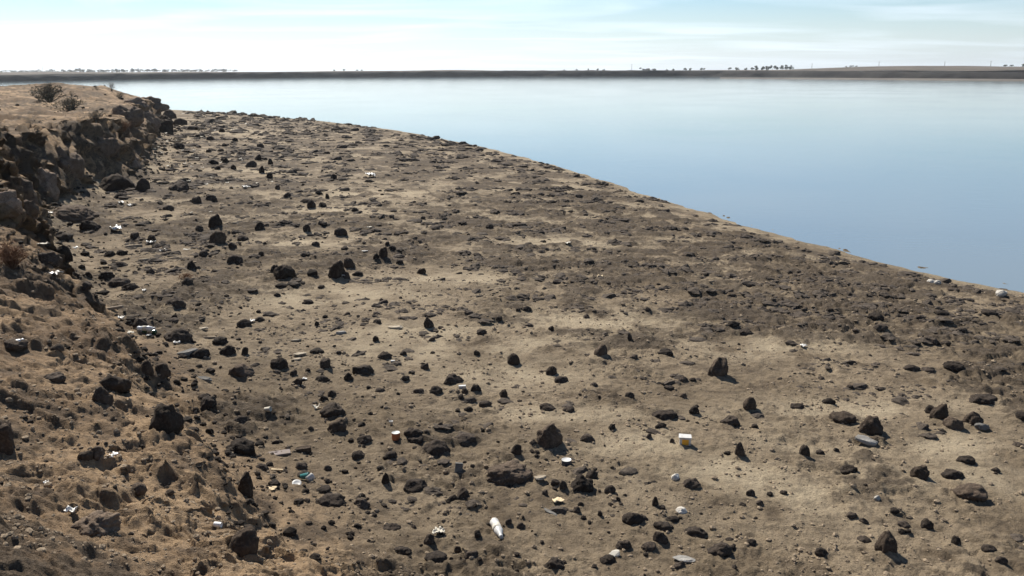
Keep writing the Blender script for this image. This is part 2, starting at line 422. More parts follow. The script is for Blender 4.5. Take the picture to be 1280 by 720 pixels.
def build_shore():
    ang = np.concatenate([np.linspace(-180, -60, 24, endpoint=False), np.linspace(-60, -34, 40, endpoint=False),
                          np.linspace(-34, -12, 440, endpoint=False), np.linspace(-12, 34, 560, endpoint=False), np.linspace(34, 60, 40, endpoint=False), np.linspace(60, 180, 25)])
    rad = np.concatenate([np.linspace(0.25, 3.6, 26, endpoint=False), 3.6 * (26 / 3.6) ** np.linspace(0, 1, 520, endpoint=False),
                          26 * (100 / 26) ** np.linspace(0, 1, 180, endpoint=False), 100 * 40 ** np.linspace(0, 1, 26)])
    A, Rr = np.meshgrid(np.radians(ang), rad)
    x = (Rr * np.sin(A)).ravel(); y = (Rr * np.cos(A)).ravel()
    dr = np.gradient(rad)[:, None] * np.ones_like(A); da = np.gradient(np.radians(ang))[None, :] * Rr
    cell = np.maximum(dr * 0.8, da).ravel(); fcell = np.sqrt(dr * da).ravel()
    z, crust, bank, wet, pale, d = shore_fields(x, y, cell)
    V = np.stack([x, y, z], 1)
    # push the bank face in and out so that blocks overhang and crevices open
    m = (bank > 0.02) & (np.hypot(x, y) > 3.0) & (cell < 0.6)
    P = V[m]
    far = sstep(9, 15, P[:, 1])
    face = sstep(-0.1, 0.25, d[m]) * sstep(2.4, 0.9, d[m])
    a1 = fbm3(P * np.array([1.25, 1.25, 1.6]) + 5, 3, 0.55)
    a2 = fbm3(P * np.array([3.6, 3.6, 4.6]) + 50, 3, 0.6)
    a3 = fbm3(P * 10.5 + 9, 3, 0.62)
    blk = sstep(-0.05, 0.05, fbm3(P * np.array([1.9, 1.9, 2.6]) + 80, 3, 0.6)) - 0.5
    kk = lambda wv: np.clip(wv / (1.6 * fcell[m]) - 0.3, 0, 1)
    out = face * ((0.07 + 0.47 * far) * a1 + (0.03 + 0.23 * far) * blk * kk(0.5) + (0.04 + 0.22 * far) * a2 * kk(0.28) + (0.035 + 0.085 * far) * a3 * kk(0.1))
    V[m, 0] += out * 0.93; V[m, 1] -= out * 0.37
    V[m, 2] += face * 0.07 * a2
    nr, na = A.shape
    i = np.arange(nr - 1)[:, None] * na + np.arange(na - 1)[None, :]
    F = np.stack([i, i + 1, i + na + 1, i + na], -1).reshape(-1, 4)[:, ::-1]
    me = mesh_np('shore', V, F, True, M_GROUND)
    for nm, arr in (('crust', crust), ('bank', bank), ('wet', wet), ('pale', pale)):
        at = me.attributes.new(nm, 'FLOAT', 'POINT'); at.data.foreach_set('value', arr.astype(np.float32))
    o = obj('ground', me)
    o['kind'] = 'structure'; o['label'] = 'stony tan lake beach rising to an eroded earth bank'
    return o
ground = build_shore()
bpy.context.view_layer.update()
dg = bpy.context.evaluated_depsgraph_get()
BVH = BVHTree.FromObject(ground, dg)
ORG = Vector((0, 0, EYE))
def hit(u, v):
    d = pixel_dir(u, v).normalized()
    p, n, i, t = BVH.ray_cast(ORG, d)
    if p is None:
        p = on_plane(u, v, 0.3); n = Vector((0, 0, 1)); t = (p - ORG).length
    return p, n, t
def drop(x, y):
    p, n, i, t = BVH.ray_cast(Vector((x, y, 30)), Vector((0, 0, -1)))
    return (p, n) if p is not None else (Vector((x, y, 0.2)), Vector((0, 0, 1)))

# ------------------------------------------------------------------ water
def water():
    k = NB('lake_water', 0.06, 0.5)
    k.b.inputs['IOR'].default_value = 1.333
    k.col((0.155, 0.190, 0.205))
    tcn = k.n('ShaderNodeTexCoord')
    m1 = k.n('ShaderNodeMapping'); m1.inputs['Rotation'].default_value = (0, 0, R(-12)); m1.inputs['Scale'].default_value = (0.7, 3.2, 1)
    k.l(tcn.outputs['Object'], m1.inputs[0])
    n1 = k.noise(2.2, 4, 0.55, vec=m1.outputs[0], dist=0.3)
    n2 = k.noise(0.09, 3, 0.5, vec=tcn.outputs['Object'])
    hgt = k.math('MULTIPLY', n1, k.math('ADD', k.ramp(n2, 0.38, 0.62), 0.35))
    k.nrm(k.bump(hgt, 0.055, 0.05))
    rr = np.concatenate([[3.0], np.geomspace(8, 5000, 26)])
    aa = np.radians(np.linspace(-100, 100, 61))
    A, Rr = np.meshgrid(aa, rr)
    V = np.stack([(Rr * np.sin(A)).ravel(), (Rr * np.cos(A)).ravel(), np.zeros(A.size)], 1)
    nr, na = A.shape
    i = np.arange(nr - 1)[:, None] * na + np.arange(na - 1)[None, :]
    F = np.stack([i, i + 1, i + na + 1, i + na], -1).reshape(-1, 4)[:, ::-1]
    o = obj('water', mesh_np('water', V, F, True, k.m))
    o['kind'] = 'structure'; o['label'] = 'calm pale blue lake mirroring the sky'
water()

# ------------------------------------------------------------------ far shore
def far_material(name, a, b, c):
    k = NB(name, 0.95, 0.1)
    n = k.noise(0.02, 6, 0.6); f = k.noise(0.25, 4, 0.6)
    k.col(k.mix(k.math('MULTIPLY', k.ramp(f, 0.4, 0.7), 0.6), k.mix(k.ramp(n, 0.35, 0.65), a, b), c)); return k.m
M_DAM = far_material('dark_embankment_soil', (0.022, 0.021, 0.021), (0.038, 0.035, 0.033), (0.015, 0.014, 0.015))
M_PLAIN = far_material('far_dry_plain', (0.085, 0.070, 0.054), (0.125, 0.102, 0.078), (0.06, 0.05, 0.04))
M_SPIT = far_material('far_mud_flat', (0.12, 0.105, 0.09), (0.17, 0.15, 0.125), (0.09, 0.078, 0.068))
HOR = 88.5
def strip(name, mat, top, bot, depth, label, jag=0.35, seed=0, kind='structure'):
    """an embankment along the far side: bot gives the waterline pixels, top the crest pixels above them; it runs on behind the crest as flat land."""
    us = np.arange(-700, 1981, 6.0)
    bu, bv = zip(*bot); tu, tv = zip(*top)
    rows = []
    for u in us:
        vb = np.interp(u, bu, bv); vt = np.interp(u, tu, tv)
        if depth is None: b = on_plane(u, vb, 0.0)
        else: b = at_range(u, vb, depth)
        dirh = Vector((b.x, b.y, 0)).normalized(); rng_ = Vector((b.x, b.y, 0)).length
        c = pixel_dir(u, vt); c = ORG + c * ((rng_ + 3.2) / math.hypot(c.x, c.y))
        q = np.array([u]) * 0.03
        j = jag * float(fbm2(q + seed, q * 0 + 3.3, 5, 0.65)[0])
        zt = c.z + j
        prof = [(-3, -1.5), (0, b.z), (0.5, b.z + 0.25 * (zt - b.z)), (1.6, b.z + 0.65 * (zt - b.z) + j * 0.3), (3.2, zt), (20, zt + 0.05), (26, zt - 0.5), (60, zt - 1.0)]
        rows.append([(b.x + dirh.x * s, b.y + dirh.y * s, z) for s, z in prof])
    A = np.array(rows)
    n, m, _ = A.shape
    A[:, 1:6, 2] += 0.18 * p2(np.arange(n)[:, None] * 0.61 + seed + 0.03, np.arange(5)[None, :] * 1.7 + 0.4)
    A[:, 2:5, :2] *= (1 + 0.004 * p2(np.arange(n)[:, None] * 0.37 + seed, np.arange(3)[None, :] * 2.1 + 0.2))[..., None]
    i = np.arange(n - 1)[:, None] * m + np.arange(m - 1)[None, :]
    F = np.stack([i, i + 1, i + m + 1, i + m], -1).reshape(-1, 4)
    o = obj(name, mesh_np(name, A.reshape(-1, 3), F, True, mat))
    o['kind'] = kind; o['label'] = label
    return o
strip('far_embankment_terrain', M_DAM,
      [(-700, 96.5), (0, 94.3), (100, 93.0), (200, 91.6), (300, 90.6), (420, 89.9), (560, 88.9), (640, 88.4), (800, 88.0), (1000, 88.7), (1100, 89.2), (1200, 90.0), (1280, 90.7), (1980, 94)],
      [(-700, 107), (0, 102.0), (200, 98.8), (400, 96.8), (640, 95.6), (850, 95.4), (960, 96.0), (1100, 97.6), (1280, 99.2), (1980, 104)], None,
      'long dark low embankment along the far side of the lake', seed=3)
def spit():
    us = np.arange(900, 1981, 8.0)
    f = np.interp(us, [900, 990, 1100, 1280, 1980], [98.0, 98.6, 99.6, 101.2, 107.0])
    b = np.interp(us, [900, 990, 1100, 1280, 1980], [97.9, 98.0, 98.5, 99.6, 104.5])
    rows = []
    for u, vf, vb in zip(us, f, b):
        p = on_plane(u, vf, 0.0); q = on_plane(u, vb, 0.0)
        rows.append([(p.x * .998, p.y * .998, -0.4), (p.x, p.y, 0.10), (p.x * .8 + q.x * .2, p.y * .8 + q.y * .2, 0.42), (p.x * .4 + q.x * .6, p.y * .4 + q.y * .6, 0.36), (q.x, q.y, -0.3)])
    A = np.array(rows); n, m, _ = A.shape
    i = np.arange(n - 1)[:, None] * m + np.arange(m - 1)[None, :]
    F = np.stack([i, i + 1, i + m + 1, i + m], -1).reshape(-1, 4)
    o = obj('mud_flat_terrain', mesh_np('mud_flat', A.reshape(-1, 3), F, True, M_SPIT))
    o['kind'] = 'structure'; o['label'] = 'thin grey mud flat at the foot of the far embankment'
spit()
def far_plain():
    """the dry plain beyond the embankment, with two low rises, out to the horizon."""
    us = np.arange(-700, 1981, 10.0)
    rows = []
    for u in us:
        d = pixel_dir(u, 88.5); a = math.atan2(d.x, d.y)
        h1 = float(np.interp(u, [380, 480, 560, 640, 700], [0, 1.9, 2.4, 1.0, 0]))
        h2 = float(np.interp(u, [960, 1010, 1090, 1150, 1200, 1250, 1400, 1980], [0, 1.4, 2.6, 3.3, 3.0, 1.9, 1.4, 1.2]))
        h0 = float(np.interp(u, [-700, 0, 300, 640, 900, 1280], [2.0, 1.6, 1.0, 0.6, 0.6, 0.8]))
        row = []
        for r_, k in ((620, 0), (720, 0.75), (860, 1.0), (1300, 0.95), (2500, 0.8), (5200, 0.6)):
            z = 2.6 + (h0 + 0.45 * h1 + h2) * k * (1.0 if r_ < 1000 else 1.15) + 0.25 * math.sin(u * 0.037 + r_)
            row.append((r_ * math.sin(a), r_ * math.cos(a), z))
        rows.append(row)
    A = np.array(rows); n, m, _ = A.shape
    i = np.arange(n - 1)[:, None] * m + np.arange(m - 1)[None, :]
    F = np.stack([i, i + 1, i + m + 1, i + m], -1).reshape(-1, 4)
    o = obj('far_plain_terrain', mesh_np('far_plain', A.reshape(-1, 3), F, True, M_PLAIN))
    o['kind'] = 'structure'; o['label'] = 'dry plain with low rises beyond the embankment'
    return o
plain_o = far_plain()
bpy.context.view_layer.update()
BVH_P = BVHTree.FromObject(plain_o, bpy.context.evaluated_depsgraph_get())

def leaf_cloud(c, rad, n, size, seed, lobes=5):
    r = np.random.default_rng(seed)
    lc = r.normal(size=(lobes, 3)) * 0.42; lr = r.uniform(0.4, 0.75, lobes)
    k = r.integers(0, lobes, n)
    p = r.normal(size=(n, 3)); p /= np.linalg.norm(p, axis=1)[:, None]
    p = lc[k] + p * (lr[k] * r.uniform(0.55, 1.0, n) ** 0.5)[:, None]
    p = p * np.array(rad) + np.array(c)
    a = r.normal(size=(n, 3)); a /= np.linalg.norm(a, axis=1)[:, None]
    b = np.cross(a, r.normal(size=(n, 3))); b /= np.linalg.norm(b, axis=1)[:, None]
    s = (size * r.uniform(0.6, 1.4, n))[:, None]
    V = np.stack([p - a * s, p + b * s * 0.6, p + a * s, p - b * s * 0.6], 1).reshape(-1, 3)
    F = np.arange(n * 4).reshape(-1, 4)
    return V, F
def tube(pts, radii, sides=5):
    V = []; F = []
    for i, (p, r) in enumerate(zip(pts, radii)):
        p = Vector(p)
        t = (Vector(pts[min(i + 1, len(pts) - 1)]) - Vector(pts[max(i - 1, 0)])).normalized()
        s = t.orthogonal().normalized(); q = t.cross(s)
        for k in range(sides):
            a = 2 * math.pi * k / sides
            V.append(p + (s * math.cos(a) + q * math.sin(a)) * r)
    for i in range(len(pts) - 1):
        for k in range(sides):
            a = i * sides + k; b = i * sides + (k + 1) % sides
            F.append((a, b, b + sides, a + sides))
    return np.array([tuple(v) for v in V]), np.array(F)
def join(parts):
    Vs = []; Fs = []; o = 0
    for V, F in parts:
        Vs.append(V); Fs.append(F + o); o += len(V)
    return np.concatenate(Vs), np.concatenate(Fs)

ORD = ['first', 'second', 'third', 'fourth', 'fifth', 'sixth', 'seventh', 'eighth', 'ninth', 'tenth', 'eleventh', 'twelfth', 'thirteenth', 'fourteenth', 'fifteenth', 'sixteenth', 'seventeenth', 'eighteenth', 'nineteenth', 'twentieth']
def far_tree(u, wpx, hpx, rng_, label, group, seed):
    d = pixel_dir(u, 89.0); a = math.atan2(d.x, d.y)
    x, y = rng_ * math.sin(a), rng_ * math.cos(a)
    p, n, i, t = BVH_P.ray_cast(Vector((x, y, 60)), Vector((0, 0, -1)))
    z = p.z if p else 3.0
    s = rng_ / FPX
    hw, hh = wpx * s / 2, hpx * s
    e = empty('far_tree', Matrix.Translation((x, y, z - 0.1)))
    tag(e, label, 'tree', group)
    V, F = tube([(0, 0, 0), (0.05 * hh, 0, hh * 0.3), (0, 0, hh * 0.6)], [hh * 0.05, hh * 0.04, hh * 0.02])
    obj('trunk', mesh_np('trunk', V, F, True, M_FARTRUNK), e)
    V, F = leaf_cloud((0, 0, hh * 0.58), (hw * 0.95, hw * 0.8, hh * 0.42), 260, max(hw, hh) * 0.13, seed)
    obj('crown', mesh_np('crown', V, F, False, M_FARLEAF), e)
tree_rows = [
    ('round tree in the dense dark grove beyond the embankment', 'trees of the far grove', 980,
     [(912, 5, 4), (921, 6, 4), (932, 4, 4), (940, 5, 4.5), (945, 6, 6), (953, 6, 6), (959, 6, 6.5), (965, 7, 6), (971, 6, 6), (977, 6, 6), (983, 7, 6), (988, 6, 5.5)]),
    ('lone round tree standing on the open far skyline', 'single trees on the far skyline', 960,
     [(803, 6, 4.0), (810, 7, 4.5), (818, 5, 4.5), (834, 3, 2.5), (841, 4, 3.5), (857, 5, 4.5), (863, 4, 4.5), (877, 5, 4.0), (880, 4, 3.0)]),
    ('tiny pale scrub tree in the hazy central skyline', 'scrub trees at mid skyline', 1150,
     [(705, 3, 2), (721, 3, 2.5), (735, 3, 3), (747, 5, 3), (755, 4, 2.5), (430, 4, 3), (418, 3, 2.8), (447, 4, 2.4), (453, 3, 3)]),
    ('hazy blue tree in the distant line above the bank', 'hazy trees far above the bank', 1500,
     [(80, 6, 3), (88, 5, 3), (97, 6, 5), (104, 6, 4.5), (112, 7, 4.5), (128, 6, 3.5), (146, 6, 5.5), (154, 5, 5), (166, 6, 5.5), (174, 8, 5), (184, 8, 4.5), (195, 8, 4.5), (206, 8, 4.5), (218, 7, 4), (230, 5, 3), (245, 7, 4), (252, 5, 3.5), (270, 6, 3.5), (278, 6, 4)]),
    ('bushy low tree on the crest of the brown far rise', 'bushes on the far rise', 880,
     [(1057, 3, 2), (1064, 5, 2.5), (1070, 4, 2.0), (1255, 6, 3), (1264, 4, 3), (1279, 5, 4)])]
sd_ = 100
for lab, grp, rg, lst in tree_rows:
    lst = sorted(lst)
    for i, (u, wp_, hp_) in enumerate(lst):
        sd_ += 1
        far_tree(u, wp_ * 0.85, hp_ * 0.75, rg, lab + ', ' + ORD[i] + ' counting from the bank', grp, sd_)
def treeline():
    parts = []
    rr = random.Random(4)
    for i in range(90):
        u = -60 + 360 * i / 90 + rr.uniform(-2, 2); d = pixel_dir(u, 89); a = math.atan2(d.x, d.y); q = 1900 + rr.uniform(-60, 60)
        hh = q / FPX * rr.uniform(1.6, 3.0)
        V, F = leaf_cloud((q * math.sin(a), q * math.cos(a), 4.4 + hh * 0.45), (hh * 1.3, hh, hh * 0.5), 70, hh * 0.22, 800 + i, 3)
        parts.append((V, F))
    V, F = join(parts)
    o = obj('far_treeline', mesh_np('far_treeline', V, F, False, M_FARLEAF)); o['kind'] = 'stuff'
    o['label'] = 'hazy low line of far woods above the bank'; o['category'] = 'woods'
treeline()
def far_pole(u, hpx, rng_, label):
    d = pixel_dir(u, 89.0); a = math.atan2(d.x, d.y)
    x, y = rng_ * math.sin(a), rng_ * math.cos(a)
    p, n, i, t = BVH_P.ray_cast(Vector((x, y, 60)), Vector((0, 0, -1)))
    hh = hpx * rng_ / FPX
    e = empty('utility_pole', Matrix.Translation((x, y, (p.z if p else 3) - 0.2)))
    tag(e, label, 'pole', 'poles on the far skyline')
    V, F = tube([(0, 0, 0), (0, 0, hh * 0.5), (0, 0, hh)], [0.17, 0.15, 0.12], 6)
    obj('pole', mesh_np('pole', V, F, True, M_POLE), e)
    V, F = tube([(-0.9, 0, hh * 0.93), (0, 0, hh * 0.93), (0.9, 0, hh * 0.93)], [0.06, 0.07, 0.06], 4)
    obj('crossarm', mesh_np('crossarm', V, F, True, M_POLE), e)
for u, hp, rg, lb in [(53.5, 11, 1200, 'tall thin mast on the hazy skyline above the bank'), (789.5, 8, 900, 'thin pole just bank-side of the lone skyline trees'),
                      (1014.5, 6, 820, 'thin pole just past the dense far grove'), (1098, 5.5, 820, 'thin pole on the rising slope of the far rise'),
                      (1180, 5, 820, 'thin pole on the top of the brown far rise'), (1237.5, 6, 820, 'thin pole where the brown rise falls away')]:
    far_pole(u, hp, rg, lb)

# ------------------------------------------------------------------ rocks
def ico(sub):
    bm = bmesh.new(); bmesh.ops.create_icosphere(bm, subdivisions=sub, radius=1.0)
    V = np.array([v.co[:] for v in bm.verts]); F = np.array([[v.index for v in f.verts] for f in bm.faces]); bm.free()
    return V, F
ICO = {s: ico(s) for s in (1, 2, 3, 4, 5)}
def rock_shape(seed, sub, sx, sy, sz, facets=6, rough=1.0, lean=0.0):
    r = np.random.default_rng(seed)
    V, F = ICO[sub]
    U = V.copy()
    rad = np.ones(len(U))
    for i in range(facets):
        n = r.normal(size=3); n /= np.linalg.norm(n)
        if n[2] < -0.3: n[2] *= -1
        off = r.uniform(0.72, 0.94)
        dt = U @ n
        rad = np.where(dt > 1e-3, np.minimum(rad, off / np.maximum(dt, 1e-3)), rad)
    s = r.uniform(0, 100, 3)
    rad = rad * (1 + rough * (0.30 * fbm3(U * 1.3 + s, 2) + 0.20 * fbm3(U * 3.4 + s, 3, 0.6)))
    if sub >= 3: rad = rad + rough * 0.13 * np.abs(fbm3(U * 7 + s, 3, 0.65)) - 0.02
    if sub >= 4: rad = rad + rough * 0.03 * fbm3(U * 19 + s, 2, 0.6)
    P = U * rad[:, None]
    P[:, 2] = np.where(P[:, 2] < -0.45, -0.45 + (P[:, 2] + 0.45) * 0.3, P[:, 2])
    P = P * np.array([sx, sy, sz])
    P[:, 0] += P[:, 2] * lean
    return P, F

rock_px = [  # pixel x, pixel y of the foot, width, height, kind (d dark, b brown, e earth, u upright)
 (350,464,21,18,'d'),(406,462,16,16,'d'),(454,470,25,17,'d'),(436,477,13,12,'d'),(481,451,18,13,'d'),(472,405,12,7,'d'),(470,428,8,9,'d'),(536,412,14,15,'u'),(551,412,9,5,'d'),
 (504,445,9,7,'d'),(596,445,9,7,'d'),(531,463,12,10,'d'),(566,482,25,17,'d'),(545,494,17,12,'d'),(595,490,15,12,'d'),(629,498,12,12,'b'),(507,477,11,10,'d'),(475,491,15,8,'d'),(524,492,13,7,'d'),
 (606,509,17,10,'d'),(585,515,12,7,'d'),(581,493,9,7,'d'),(576,499,8,6,'d'),(416,522,28,20,'d'),(422,542,24,20,'b'),(452,534,11,7,'d'),(551,535,9,7,'d'),(517,553,24,15,'d'),(389,538,7,6,'d'),
 (367,470,10,8,'d'),(402,478,18,10,'d'),(415,497,10,10,'d'),(406,501,11,8,'d'),(325,403,13,8,'d'),(397,408,7,7,'d'),(385,381,15,8,'d'),(434,394,8,5,'d'),(602,419,14,5,'d'),(624,403,9,8,'d'),(540,427,9,5,'d'),
 (372,482,12,11,'b'),(397,443,18,8,'d'),
 (220,387,24,16,'d'),(218,404,15,8,'d'),(225,429,34,20,'d'),(305,410,18,12,'d'),(275,432,20,12,'d'),(250,450,24,15,'d'),(285,446,20,15,'d'),(306,445,9,12,'d'),(302,472,28,18,'b'),(184,470,18,20,'b'),(201,475,19,18,'b'),
 (141,489,36,22,'b'),(129,508,24,22,'b'),(207,541,36,40,'b'),(260,514,22,16,'d'),(300,530,18,12,'d'),(67,479,26,13,'d'),(19,441,25,12,'b'),(72,439,15,9,'b'),(5,572,28,40,'b'),(176,412,17,12,'d'),
 (122,578,22,18,'b'),(107,577,18,14,'b'),(175,624,18,14,'b'),(212,620,12,7,'b'),(132,672,50,32,'e'),(302,571,34,25,'d'),(307,624,20,32,'b'),(305,700,34,38,'b'),
 (545,571,36,23,'d'),(520,556,24,15,'d'),(456,556,20,12,'d'),(449,575,20,13,'d'),(489,575,18,13,'d'),(582,558,32,9,'d'),(482,607,11,14,'u'),(377,587,16,11,'d'),(410,589,9,8,'d'),(519,614,27,14,'d'),
 (566,629,22,14,'d'),(578,627,16,20,'d'),(412,635,36,18,'d'),(452,637,22,14,'d'),(490,664,22,9,'d'),(517,661,7,5,'d'),(537,682,15,15,'d'),(635,607,60,30,'b'),(591,587,9,8,'d'),(597,673,9,9,'d'),
 (589,699,18,13,'d'),(572,692,9,9,'d'),(636,657,9,8,'d'),(502,694,24,12,'d'),(545,705,28,14,'d'),(328,588,16,10,'d'),
 (686,562,34,34,'b'),(735,554,20,12,'d'),(671,568,8,7,'d'),(667,558,10,10,'d'),(645,571,14,16,'d'),(728,617,30,23,'d'),(740,600,16,13,'d'),(762,619,16,14,'d'),(694,609,12,9,'d'),(704,615,11,13,'u'),(681,620,9,9,'d'),
 (721,642,11,9,'d'),(726,633,8,6,'d'),(750,646,7,8,'d'),(792,656,27,18,'d'),(825,681,20,17,'d'),(829,665,24,14,'d'),(819,634,9,13,'u'),(780,688,21,14,'d'),(811,690,20,9,'d'),(760,706,22,10,'d'),(849,712,14,11,'d'),
 (900,695,28,18,'d'),(916,689,8,8,'d'),(864,611,22,14,'d'),(924,572,13,17,'u'),(938,621,11,9,'d'),(840,554,6,6,'d'),(811,549,8,7,'d'),(651,662,12,9,'d'),(692,713,26,16,'d'),(939,682,14,8,'d'),(912,677,11,6,'d'),
 (949,632,10,7,'d'),(928,633,9,6,'d'),(840,655,18,12,'d'),(870,672,28,9,'d'),(772,627,7,6,'d'),(803,652,14,9,'d'),
 (751,446,18,17,'b'),(642,458,17,18,'b'),(690,470,16,13,'b'),(702,480,19,11,'d'),(787,498,13,11,'d'),(897,473,24,30,'b'),(868,519,14,12,'d'),(937,515,19,19,'b'),(684,515,22,12,'d'),(711,516,16,8,'d'),(826,536,15,9,'d'),
 (765,538,10,9,'d'),(830,525,30,7,'d'),(733,398,9,6,'d'),(659,390,12,7,'d'),(648,390,7,6,'d'),(689,414,8,7,'d'),(787,426,6,9,'d'),(792,449,11,7,'d'),(854,478,13,8,'d'),(866,478,9,7,'d'),(842,473,11,5,'d'),
 (836,488,14,6,'d'),(854,498,9,8,'b'),(742,483,10,7,'d'),(832,444,20,6,'d'),(810,390,8,6,'d'),(913,532,22,14,'d'),(931,421,24,9,'d'),(916,411,18,8,'d'),
 (1052,530,30,17,'b'),(1087,546,26,24,'b'),(1035,506,17,11,'d'),(996,512,18,10,'d'),(1173,527,20,25,'b'),(1162,519,15,12,'d'),(1191,539,22,18,'b'),(1215,533,22,17,'b'),(1228,506,28,13,'d'),(1277,526,14,11,'d'),
 (1139,465,18,10,'d'),(1160,466,16,9,'d'),(1182,432,12,7,'d'),(1163,431,20,7,'d'),(1100,415,17,7,'d'),(1150,401,11,6,'d'),(1026,475,9,5,'d'),(1062,486,9,5,'d'),(1077,486,9,5,'d'),(1100,490,13,5,'d'),(975,475,7,4,'d'),
 (1175,396,17,6,'d'),(1236,395,18,6,'d'),(1202,415,13,6,'d'),(1037,390,9,6,'d'),(1069,417,8,4,'d'),(1095,401,20,5,'d'),(1191,466,24,7,'d'),
 (1149,600,20,17,'b'),(1107,692,24,28,'b'),(1212,626,32,13,'b'),(1207,580,20,8,'d'),(1005,571,14,17,'d'),(1025,569,11,8,'d'),(1045,565,8,6,'d'),(1064,650,14,9,'d'),(1079,655,11,8,'d'),(1129,660,17,8,'d'),
 (1159,662,15,13,'d'),(1117,644,12,7,'d'),(1026,697,16,12,'d'),(1195,682,11,14,'d'),(1236,691,16,10,'d'),(1250,705,13,9,'d'),(979,619,10,7,'d'),(1244,591,10,7,'d'),(1190,600,24,7,'d'),(1272,559,14,7,'d'),(1060,594,22,11,'d'),
 (1080,679,17,7,'d'),
 (146,240,36,22,'b'),(92,279,52,20,'b'),(112,289,24,15,'d'),(179,241,18,16,'d'),(224,240,24,15,'d'),(150,248,15,8,'d'),(211,264,14,9,'d'),(246,255,12,10,'d'),(264,251,15,8,'d'),(269,284,17,16,'b'),(272,307,20,20,'b'),
 (256,322,15,10,'d'),(240,338,11,13,'d'),(234,357,15,10,'d'),(295,332,22,14,'d'),(304,302,15,8,'d'),(291,311,11,8,'d'),(146,360,26,14,'d'),(133,351,20,12,'d'),(151,335,18,8,'d'),(60,331,28,17,'d'),(81,331,22,19,'d'),
 (190,301,10,9,'d'),(169,299,11,8,'d'),(163,364,22,6,'d'),(137,322,15,9,'d'),(152,320,14,8,'d'),(189,343,10,9,'d'),(250,289,10,7,'d'),(78,301,24,9,'d'),(108,366,14,9,'d'),(111,348,9,8,'d'),
 (356,351,26,24,'b'),(343,343,10,14,'d'),(391,346,14,11,'d'),(421,351,20,24,'b'),(437,337,14,17,'b'),(447,346,14,9,'d'),(433,350,10,11,'d'),(479,324,11,17,'b'),(491,314,12,7,'d'),(484,307,6,6,'d'),(470,325,9,9,'d'),
 (527,344,12,11,'b'),(500,331,10,7,'d'),(426,296,17,13,'d'),(395,308,11,8,'d'),(384,291,10,11,'d'),(325,288,12,10,'d'),(431,313,11,6,'d'),(389,262,11,13,'d'),(384,254,18,9,'d'),(403,260,12,9,'d'),(444,266,9,8,'d'),
 (352,361,16,7,'d'),(402,361,10,6,'d'),(417,225,8,8,'d'),(337,224,8,9,'d'),(327,217,7,9,'d'),(359,247,10,7,'d'),(347,237,7,6,'d'),(399,244,10,7,'d'),(409,249,5,7,'d'),(380,322,11,6,'d'),(326,321,8,7,'d'),
 (612,286,10,7,'d'),(489,273,8,5,'d'),(529,275,6,6,'d'),(347,372,9,6,'d'),
 (326,185,9,7,'d'),(263,176,10,7,'d'),(278,166,8,7,'d'),(294,177,7,5,'d'),(224,187,14,10,'d'),(338,206,7,8,'d'),(323,201,8,8,'d'),(314,210,14,10,'d'),(292,212,7,6,'d'),(267,206,12,8,'d'),(282,204,9,7,'d'),
 (276,190,8,5,'d'),(272,213,8,6,'d'),(261,191,7,5,'d'),
 # blocks broken from the far end and the face of the bank
 (190,131,34,20,'e'),(207,139,20,13,'e'),(213,149,16,12,'b'),(226,157,18,10,'d'),(206,160,20,14,'b'),(240,163,14,6,'d'),(168,196,26,18,'e'),(140,208,30,22,'e'),(92,236,34,34,'e'),(64,250,34,36,'e'),(30,250,36,36,'e'),
 (40,292,30,24,'e'),(20,285,30,26,'e'),(166,152,32,22,'e'),(188,152,32,26,'e'),(202,166,26,18,'b'),(176,140,26,14,'e'),
]
def rock(u, v, wpx, hpx, kind, seed):
    p0, n0, t0 = hit(u, v)
    s = t0 / FPX
    phi = math.asin(min(0.95, max(0.02, (EYE - p0.z) / t0)))
    wd_ = wpx * s
    dep = wd_ * random.uniform(0.7, 0.95)
    hh = max(0.38 * wd_, (hpx * s - 0.5 * dep * math.sin(phi)) / math.cos(phi))
    if kind == 'u': hh *= 1.12
    hor = Vector((p0.x, p0.y, 0)).normalized()
    c = p0 + hor * dep * 0.42
    g, n = drop(c.x, c.y)
    if abs(g.z - p0.z) > 0.5: g = p0 + hor * dep * 0.2
    sub = 5 if wpx >= 48 else 4 if wpx >= 20 else 3
    az = math.atan2(hor.x, hor.y)
    yaw = random.uniform(-0.35, 0.35)
    V, F = rock_shape(seed, sub, wd_ * (0.52 if wpx > 24 else 0.475), dep * (0.52 if wpx > 24 else 0.475), hh * 0.74, facets=random.randint(4, 8), rough=1.0 if kind != 'e' else 1.5, lean=random.uniform(-0.12, 0.2))
    if kind == 'u': V[:, :2] *= np.interp(V[:, 2], [0, hh * 0.7], [1.0, 0.78])[:, None]
    mat = {'d': M_ROCK, 'u': M_ROCK, 'b': M_BROWN, 'e': M_EARTH}[kind]
    o = obj('earth_block' if kind == 'e' else 'rock', mesh_np('rock', V, F, True, mat))
    o.location = g + Vector((0, 0, hh * (0.20 if hpx > 0.75 * wpx else 0.13)))
    if kind == 'e': o.location += Vector((-0.28, 0.12, -0.05)) * wd_
    o.rotation_euler = (0, 0, -az + yaw)
    return o, wd_, hh
ROCKS = []
for i, (u, v, a, b, k) in enumerate(rock_px):
    o, wd_, hh = rock(u, v, a, b, k, 1000 + i)
    ROCKS.append((o, u, v, a, b, k, wd_, hh))

